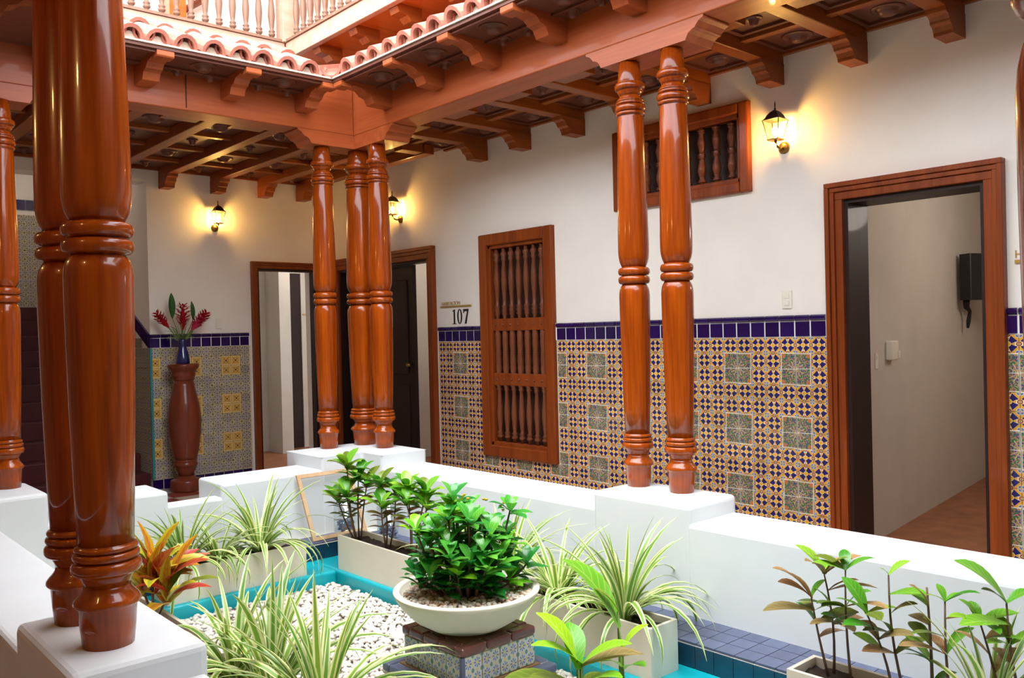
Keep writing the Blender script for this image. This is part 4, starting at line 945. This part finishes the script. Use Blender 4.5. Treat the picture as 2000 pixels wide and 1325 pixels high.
# ------------------------------------------------------------------ wall lanterns
def lantern(p, ang, label):
    """p: wall point at the middle of the back plate; ang: heading of the outward normal"""
    t = thing('wall_lantern', p, label, 'lamp', 'lit wall lanterns')
    Mz = Matrix.Rotation(ang, 4, 'Z'); P = Vector(p)
    def put(b, nm, m, par=t):
        b.v = [tuple((Mz @ (Vector(q)*.8))+P) for q in b.v]; return b.build(nm, m, par, tuple(p))
    put(MB().lathe([(0, .03), (.03, .028), (.045, .016), (.052, .004), (.052, 0)][::-1], 20, (0, 0, 0), Matrix.Rotation(PI/2, 3, 'Y')), 'back_plate', M['brass'])
    put(MB().tube([(.02, 0, 0), (.06, 0, -.012), (.10, 0, -.004), (.125, 0, .03), (.125, 0, .05)], .011, 10), 'arm', M['brass'])
    cx, z0, z1 = .125, .055, .205; a, c = .042, .072
    b = MB(); b.box(cx-a-.008, cx+a+.008, -a-.008, a+.008, z0-.012, z0); put(b, 'base_tray', M['brass'])
    b = MB()
    for sx in (-1, 1):
        for sy in (-1, 1): b.tube([(cx+sx*a, sy*a, z0), (cx+sx*c, sy*c, z1)], .0045, 6)
    put(b, 'cage', M['brass'])
    for k in range(4):
        R = Matrix.Rotation(k*PI/2, 3, 'Z')
        vs = [R @ Vector(q) for q in ((a, -a, z0), (a, a, z0), (c, c, z1), (c, -c, z1))]
        put(MB().add([(v.x+cx, v.y, v.z) for v in vs], [(0, 1, 2, 3)]), 'pane', M['glass'])
    b = MB(); prof = [(.098, z1), (.092, z1+.004), (.075, z1+.016), (.06, z1+.042), (.038, z1+.066), (.018, z1+.078), (.010, z1+.084), (0, z1+.085)]
    b.lathe([(r*1.12, z) for r, z in prof], 4, (cx, 0, 0), Matrix.Rotation(PI/4, 3, 'Z'), False); put(b, 'roof', M['bronze'])
    put(MB().lathe([(.006, z1+.08), (.009, z1+.095), (.005, z1+.10), (.006, z1+.13), (.002, z1+.152), (0, z1+.155)], 10, (cx, 0, 0)), 'finial', M['bronze'])
    put(MB().lathe([(.012, z0), (.012, z0+.03), (.02, z0+.045), (.026, z0+.065), (.02, z0+.088), (0, z0+.10)], 14, (cx, 0, 0)), 'bulb', M['bulb'])
    return t
lantern((XR, 3.02, 2.69), PI, 'lit brass wall lantern between the high window and the near doorway')
lantern((XR, 7.41, 2.725), PI, 'lit brass wall lantern half hidden behind the corner columns')
lantern((3.83, YB, 2.73), -PI/2, 'lit brass wall lantern on the back wall above the flower vase')

# ------------------------------------------------------------------ room numbers
def poly(b, pts, fn, d=.006): b.prism(pts, lambda p, q, t: fn(p, t, q), 0, d)
ONE = [(.0, 0), (.40, 0), (.40, .035), (.27, .05), (.27, 1.0), (.22, 1.0), (.0, .90), (.0, .87), (.14, .90), (.14, .05), (.0, .035)]
SEVEN = [(.02, 1), (.50, 1), (.50, .94), (.28, 0), (.13, 0), (.38, .84), (.10, .84), (.05, .72), (.02, .72)]
def zero(b, u0, z0, h, fn, d=.006, n=28):
    ro, ri = (.25*h, .5*h), (.135*h, .455*h); c = (u0+.25*h, z0+.5*h); vs = []; fs = []
    for k in range(n):
        a = 2*PI*k/n
        for rr in (ro, ri):
            for t in (0, d): vs.append(fn(c[0]+rr[0]*math.cos(a), t, c[1]+rr[1]*math.sin(a)))
    for k in range(n):
        q, w_ = 4*k, 4*((k+1) % n)
        fs += [(q+1, w_+1, w_+3, q+3), (q, q+1, w_+1, w_), (q+2, w_+2, w_+3, q+3)]
    b.add(vs, fs)
def word(parent, text, loc, rot, size, m):
    c = bpy.data.curves.new('lettering', 'FONT'); c.body = text; c.size = size; c.extrude = .002; c.materials.append(m)
    tmp = bpy.data.objects.new('lettering_curve', c); me = bpy.data.meshes.new_from_object(tmp); bpy.data.objects.remove(tmp)
    o = bpy.data.objects.new('lettering', me); C.objects.link(o); WL[o] = Vector(loc); o.parent = parent; o.location = Vector(loc)-WL[parent]; o.rotation_euler = rot; return o
fnS1 = lambda u, o, z: (XR-o, 6.577-u, z)
s1 = thing('room_sign', (XR, 6.52, 1.70), 'room sign with black numerals 107 under a gold bar', 'sign', 'room number signs')
box(XR-.012, XR, 6.285, 6.76, 1.785, 1.80).build('gold_bar', M['gold'], s1)
b = MB(); poly(b, [(p*.14, 1.622+q*.14) for p, q in ONE], fnS1); b.build('numeral', M['ink'], s1)
b = MB(); zero(b, .075, 1.622, .142, fnS1); b.build('numeral', M['ink'], s1)
b = MB(); poly(b, [(.165+p*.16, 1.622+q*.14) for p, q in SEVEN], fnS1); b.build('numeral', M['ink'], s1)
word(s1, 'HABITACIÓN', (XR-.003, 6.745, 1.806), (PI/2, 0, -PI/2), .048, M['gold'])
s2 = thing('room_sign', (5.9, 10.95, 1.75), 'room sign with a black numeral 1 under a gold bar inside the back doorway', 'sign', 'room number signs')
box(5.85, 6.2, 10.938, 10.95, 1.84, 1.86).build('gold_bar', M['gold'], s2)
b = MB(); poly(b, [(p*.17, 1.61+q*.165) for p, q in ONE], lambda u, o, z: (5.95+u, 10.95-o, z)); b.build('numeral', M['ink'], s2)
s3 = thing('room_sign', (XR, 1.5, 1.86), 'gold lettered sign cut by the picture edge right of the near doorway', 'sign', 'room number signs')
box(XR-.012, XR, 1.2, 1.665, 1.835, 1.852).build('gold_bar', M['gold'], s3)
word(s3, 'HABITACIÓN', (XR-.003, 1.668, 1.862), (PI/2, 0, -PI/2), .062, M['gold'])

# ------------------------------------------------------------------ switches, wall box, television
def plate(fn, u, z, wd, ht, label, n=2):
    t = thing('wall_switch', fn(u, 0, z), label, 'switch', 'switch and outlet plates'); b = MB(); bar(b, fn, u-wd/2, u+wd/2, z-ht/2, z+ht/2, 0, .009); b.build('cover_plate', M['ivory'], t, bevel=.004)
    for k in range(n):
        zz = z+ht*(.2-.4*k); b = MB(); bar(b, fn, u-wd*.26, u+wd*.26, zz-ht*.13, zz+ht*.13, .009, .013); b.build('rocker', M['ivory'], t, bevel=.002)
    return t
plate(fX, 3.02, 1.70, .072, .118, 'ivory double switch plate above the cobalt tiles, left of the near doorway')
plate(fY, 3.845, 1.70, .07, .115, 'white outlet plate on the back wall left of its doorway')
fW = lambda u, o, z: (u+o*.13, slant(u)-o, z)
plate(fW, 5.99, 1.265, .05, .115, 'small white switch inside the near doorway', 1)
wb = thing('wall_box', fW(6.27, 0, 1.33), 'cream intercom box on the wall inside the near doorway', 'box')
b = MB(); bar(b, fW, 6.20, 6.34, 1.262, 1.402, 0, .05); b.build('case', M['ivory'], wb, bevel=.008)
b = MB(); bar(b, fW, 6.315, 6.335, 1.275, 1.33, .05, .062); b.build('button', M['ivory'], wb, bevel=.003)
tv = thing('television', (8.4, 2.9, 1.7), 'black television seen edge-on high inside the near doorway', 'television')
MB().prism([(8.08, 3.0), (8.62, 2.80), (8.66, 2.87), (8.15, 3.12)], lambda p, q, t: (p, q, t), 1.72, 2.13).build('case', M['black'], tv, bevel=.012)
MB().tube([(8.4, 3.02, 1.92), (8.4, 3.15, 1.92)], .03, 8).build('bracket', M['black'], tv)
MB().tube([(8.2, 3.08, 1.73), (8.22, 3.09, 1.66), (8.27, 3.08, 1.62), (8.29, 3.10, 1.53), (8.27, 3.10, 1.47)], [.03, .026, .016, .02, .012], 7).build('cable', M['black'], tv)

# ------------------------------------------------------------------ pedestal with vase and ginger flowers
VX, VY = 3.355, 8.82
vp = thing('vase_pedestal', (VX, VY, 0), 'tall baluster-shaped mahogany pedestal before the tiled back wall', 'pedestal')
K = 1.29/760.0
VP = [(1270, .150), (1262, .156), (1215, .154), (1203, .148), (1196, .10), (1180, .075), (1160, .08), (1140, .098), (1128, .10), (1122, .112), (1112, .117), (1104, .112), (1098, .106), (1090, .114), (1082, .112), (1060, .118), (1000, .140), (920, .158), (840, .163), (760, .150), (690, .122), (640, .103), (610, .098), (600, .104), (592, .106), (584, .114), (576, .118), (568, .114), (560, .12), (545, .13), (537, .148), (520, .154), (510, .150)]
for nm, a, c in (('base_block', 1180, 1270), ('lower_rings', 1082, 1180), ('body', 610, 1082), ('flared_top', 510, 610)):
    MB().lathe([(r, (1270-y)*K) for y, r in VP if a <= y <= c], 36, (VX, VY, 0)).build(nm, M['pedestal'], vp, (VX, VY, 0))
ZV = 760*K
vz = thing('flower_vase', (VX, VY, ZV), 'slender cobalt blue vase on the mahogany pedestal', 'vase')
MB().lathe([(0, 0), (.066, 0), (.068, .02), (.06, .09), (.042, .15), (.036, .19), (.04, .225), (.05, .25), (.042, .25), (.03, .22), (0, .2)], 24, (VX, VY, ZV)).build('vase_body', M['cobalt'], vz)
def flower(d, h, head, m, label, seed, fat=1):
    r = random.Random(seed); t = thing('ginger_flower', (VX, VY, ZV+.2), label, 'flower', 'ginger flowers in the blue vase')
    p0 = Vector((VX, VY, ZV+.205)); p1 = p0+Vector((d[0], d[1], h))
    MB().tube(stem_path(p0, p1, .004, r, 4), .006, 6).build('stem', M['stem_green'], t)
    ax = (p1-p0).normalized(); q = ax.to_track_quat('Z', 'Y').to_matrix(); b = MB()
    n = 64
    for k in range(n):
        f = k/n; z = head*f; rad = fat*.036*math.sin(PI*min(1, .18+.8*(1-f)))+.004; a = 2.4*k; Lb = .05*(1-.45*f)
        o = Vector((rad*.4*math.cos(a), rad*.4*math.sin(a), z)); e = Vector((math.cos(a), math.sin(a), 0)); s_ = Vector((-math.sin(a), math.cos(a), 0))
        up = Vector((0, 0, 1)); vs = [o-s_*.004, o+e*rad*.8+up*Lb*.5-s_*.013, o+e*(rad*1.35)+up*Lb, o+e*rad*.8+up*Lb*.5+s_*.013, o+s_*.004]
        b.add([p1+q @ (v-Vector((0, 0, head*.25))) for v in vs], [(0, 1, 3, 4), (1, 2, 3)])
    b.lathe([(.004, 0), (.012*fat, .02), (.02*fat, head*.5), (.002, head)], 8, tuple(p1-ax*head*.25), q)
    b.build('flower_head', m, t)
    return t
flower((-.155, .02, 0), .20, .20, M['ginger'], 'red ginger flower leaning left in the vase', 71)
flower((.0, -.02, 0), .20, .26, M['ginger'], 'large red ginger flower upright in the middle of the vase', 72, 1.5)
flower((.105, -.03, 0), .16, .17, M['ginger_pink'], 'pink ginger flower just right of the middle of the vase', 73)
flower((.185, .02, 0), .22, .17, M['ginger'], 'dark red ginger flower leaning far right in the vase', 74)
for d, h, s, az, lab in (((-.085, .03), .26, .26, 2.6, 'dark green upright leaf behind the left ginger flower'), ((.03, .05), .14, .30, 1.4, 'dark green leaf behind the middle ginger flower'), ((.13, .04), .24, .20, .2, 'dark green upright leaf behind the right ginger flowers')):
    t = thing('flower_leaf', (VX, VY, ZV+.2), lab, 'leaf', 'leaves in the blue vase')
    p0 = Vector((VX, VY, ZV+.205)); p1 = p0+Vector((d[0], d[1], h))
    MB().tube([p0, p0.lerp(p1, .5), p1], .004, 6).build('stem', M['stem_green'], t)
    place('blade', leaf_mesh('blade', M['dark_leaf'], s, s*.26, math.radians(88), math.radians(12), ellip, .3, 8), tuple(p1), t, rot=(0, 0, az+PI/2))
gf = thing('greenery', (VX, VY, ZV+.2), 'sprays of fine pale greenery round the ginger flowers', 'foliage', kind='stuff')
b = MB(); r = random.Random(75)
for k in range(34):
    a = r.uniform(0, 6.3); q = r.uniform(.05, .2); e = Vector((VX+q*math.cos(a), VY+q*.6*math.sin(a), ZV+.2+r.uniform(.04, .22)))
    b.tube([(VX, VY, ZV+.21), Vector((VX, VY, ZV+.24)).lerp(e, .6)+Vector((0, 0, .03)), e], [.003, .0025, .001], 4)
b.build('spray', M['stem_green'], gf)

# ------------------------------------------------------------------ leaning frame and glass jars
fr = thing('picture_frame', (3.30, 5.80, .03), 'empty raw pine picture frame leaning on the back garden wall', 'frame')
a0, a1 = Vector((3.085, 5.715, .032)), Vector((3.055, 5.895, .50)); wv = Vector((.46, .0, 0)); nv = (a1-a0).cross(wv).normalized()*-.018
def strip(p, q, wd_vec, nm):
    vs = [p, q, q+wd_vec, p+wd_vec]; vs = vs+[v+nv for v in vs]
    MB().add(vs, [(0, 1, 2, 3), (7, 6, 5, 4), (0, 4, 5, 1), (1, 5, 6, 2), (2, 6, 7, 3), (3, 7, 4, 0)]).build(nm, M['pine'], fr)
up = (a1-a0).normalized(); sx = wv.normalized()
strip(a0, a1, sx*.028, 'side_rail'); strip(a0+wv-sx*.028, a1+wv-sx*.028, sx*.028, 'side_rail')
strip(a0+sx*.028, a0+wv-sx*.028, up*.028, 'bottom_rail'); strip(a1+sx*.028-up*.028, a1+wv-sx*.028-up*.028, up*.028, 'top_rail')
def jar(x, y, rad, h, label, seed):
    t = thing('glass_jar', (x, y, .03), label, 'jar', 'glass jars on the slate step')
    MB().lathe([(0, 0), (rad, 0), (rad, h), (rad-.005, h), (rad-.005, .008), (0, .008)], 28, (x, y, .031)).build('glass', M['jar'], t)
    def reg(r):
        a = r.uniform(0, 6.28); q = (rad-.028)*math.sqrt(r.random()); return x+q*math.cos(a), y+q*math.sin(a)
    pebbles('stones', 46, reg, lambda u, v: .05+.07*random.Random(int(u*1e5)).random(), .019, M['slate'], seed, None, t)
jar(3.41, 5.79, .09, .25, 'glass jar of grey stones beside the leaning frame', 81)
jar(3.52, 5.38, .08, .25, 'glass jar of grey stones behind the leafy shrubs', 82)
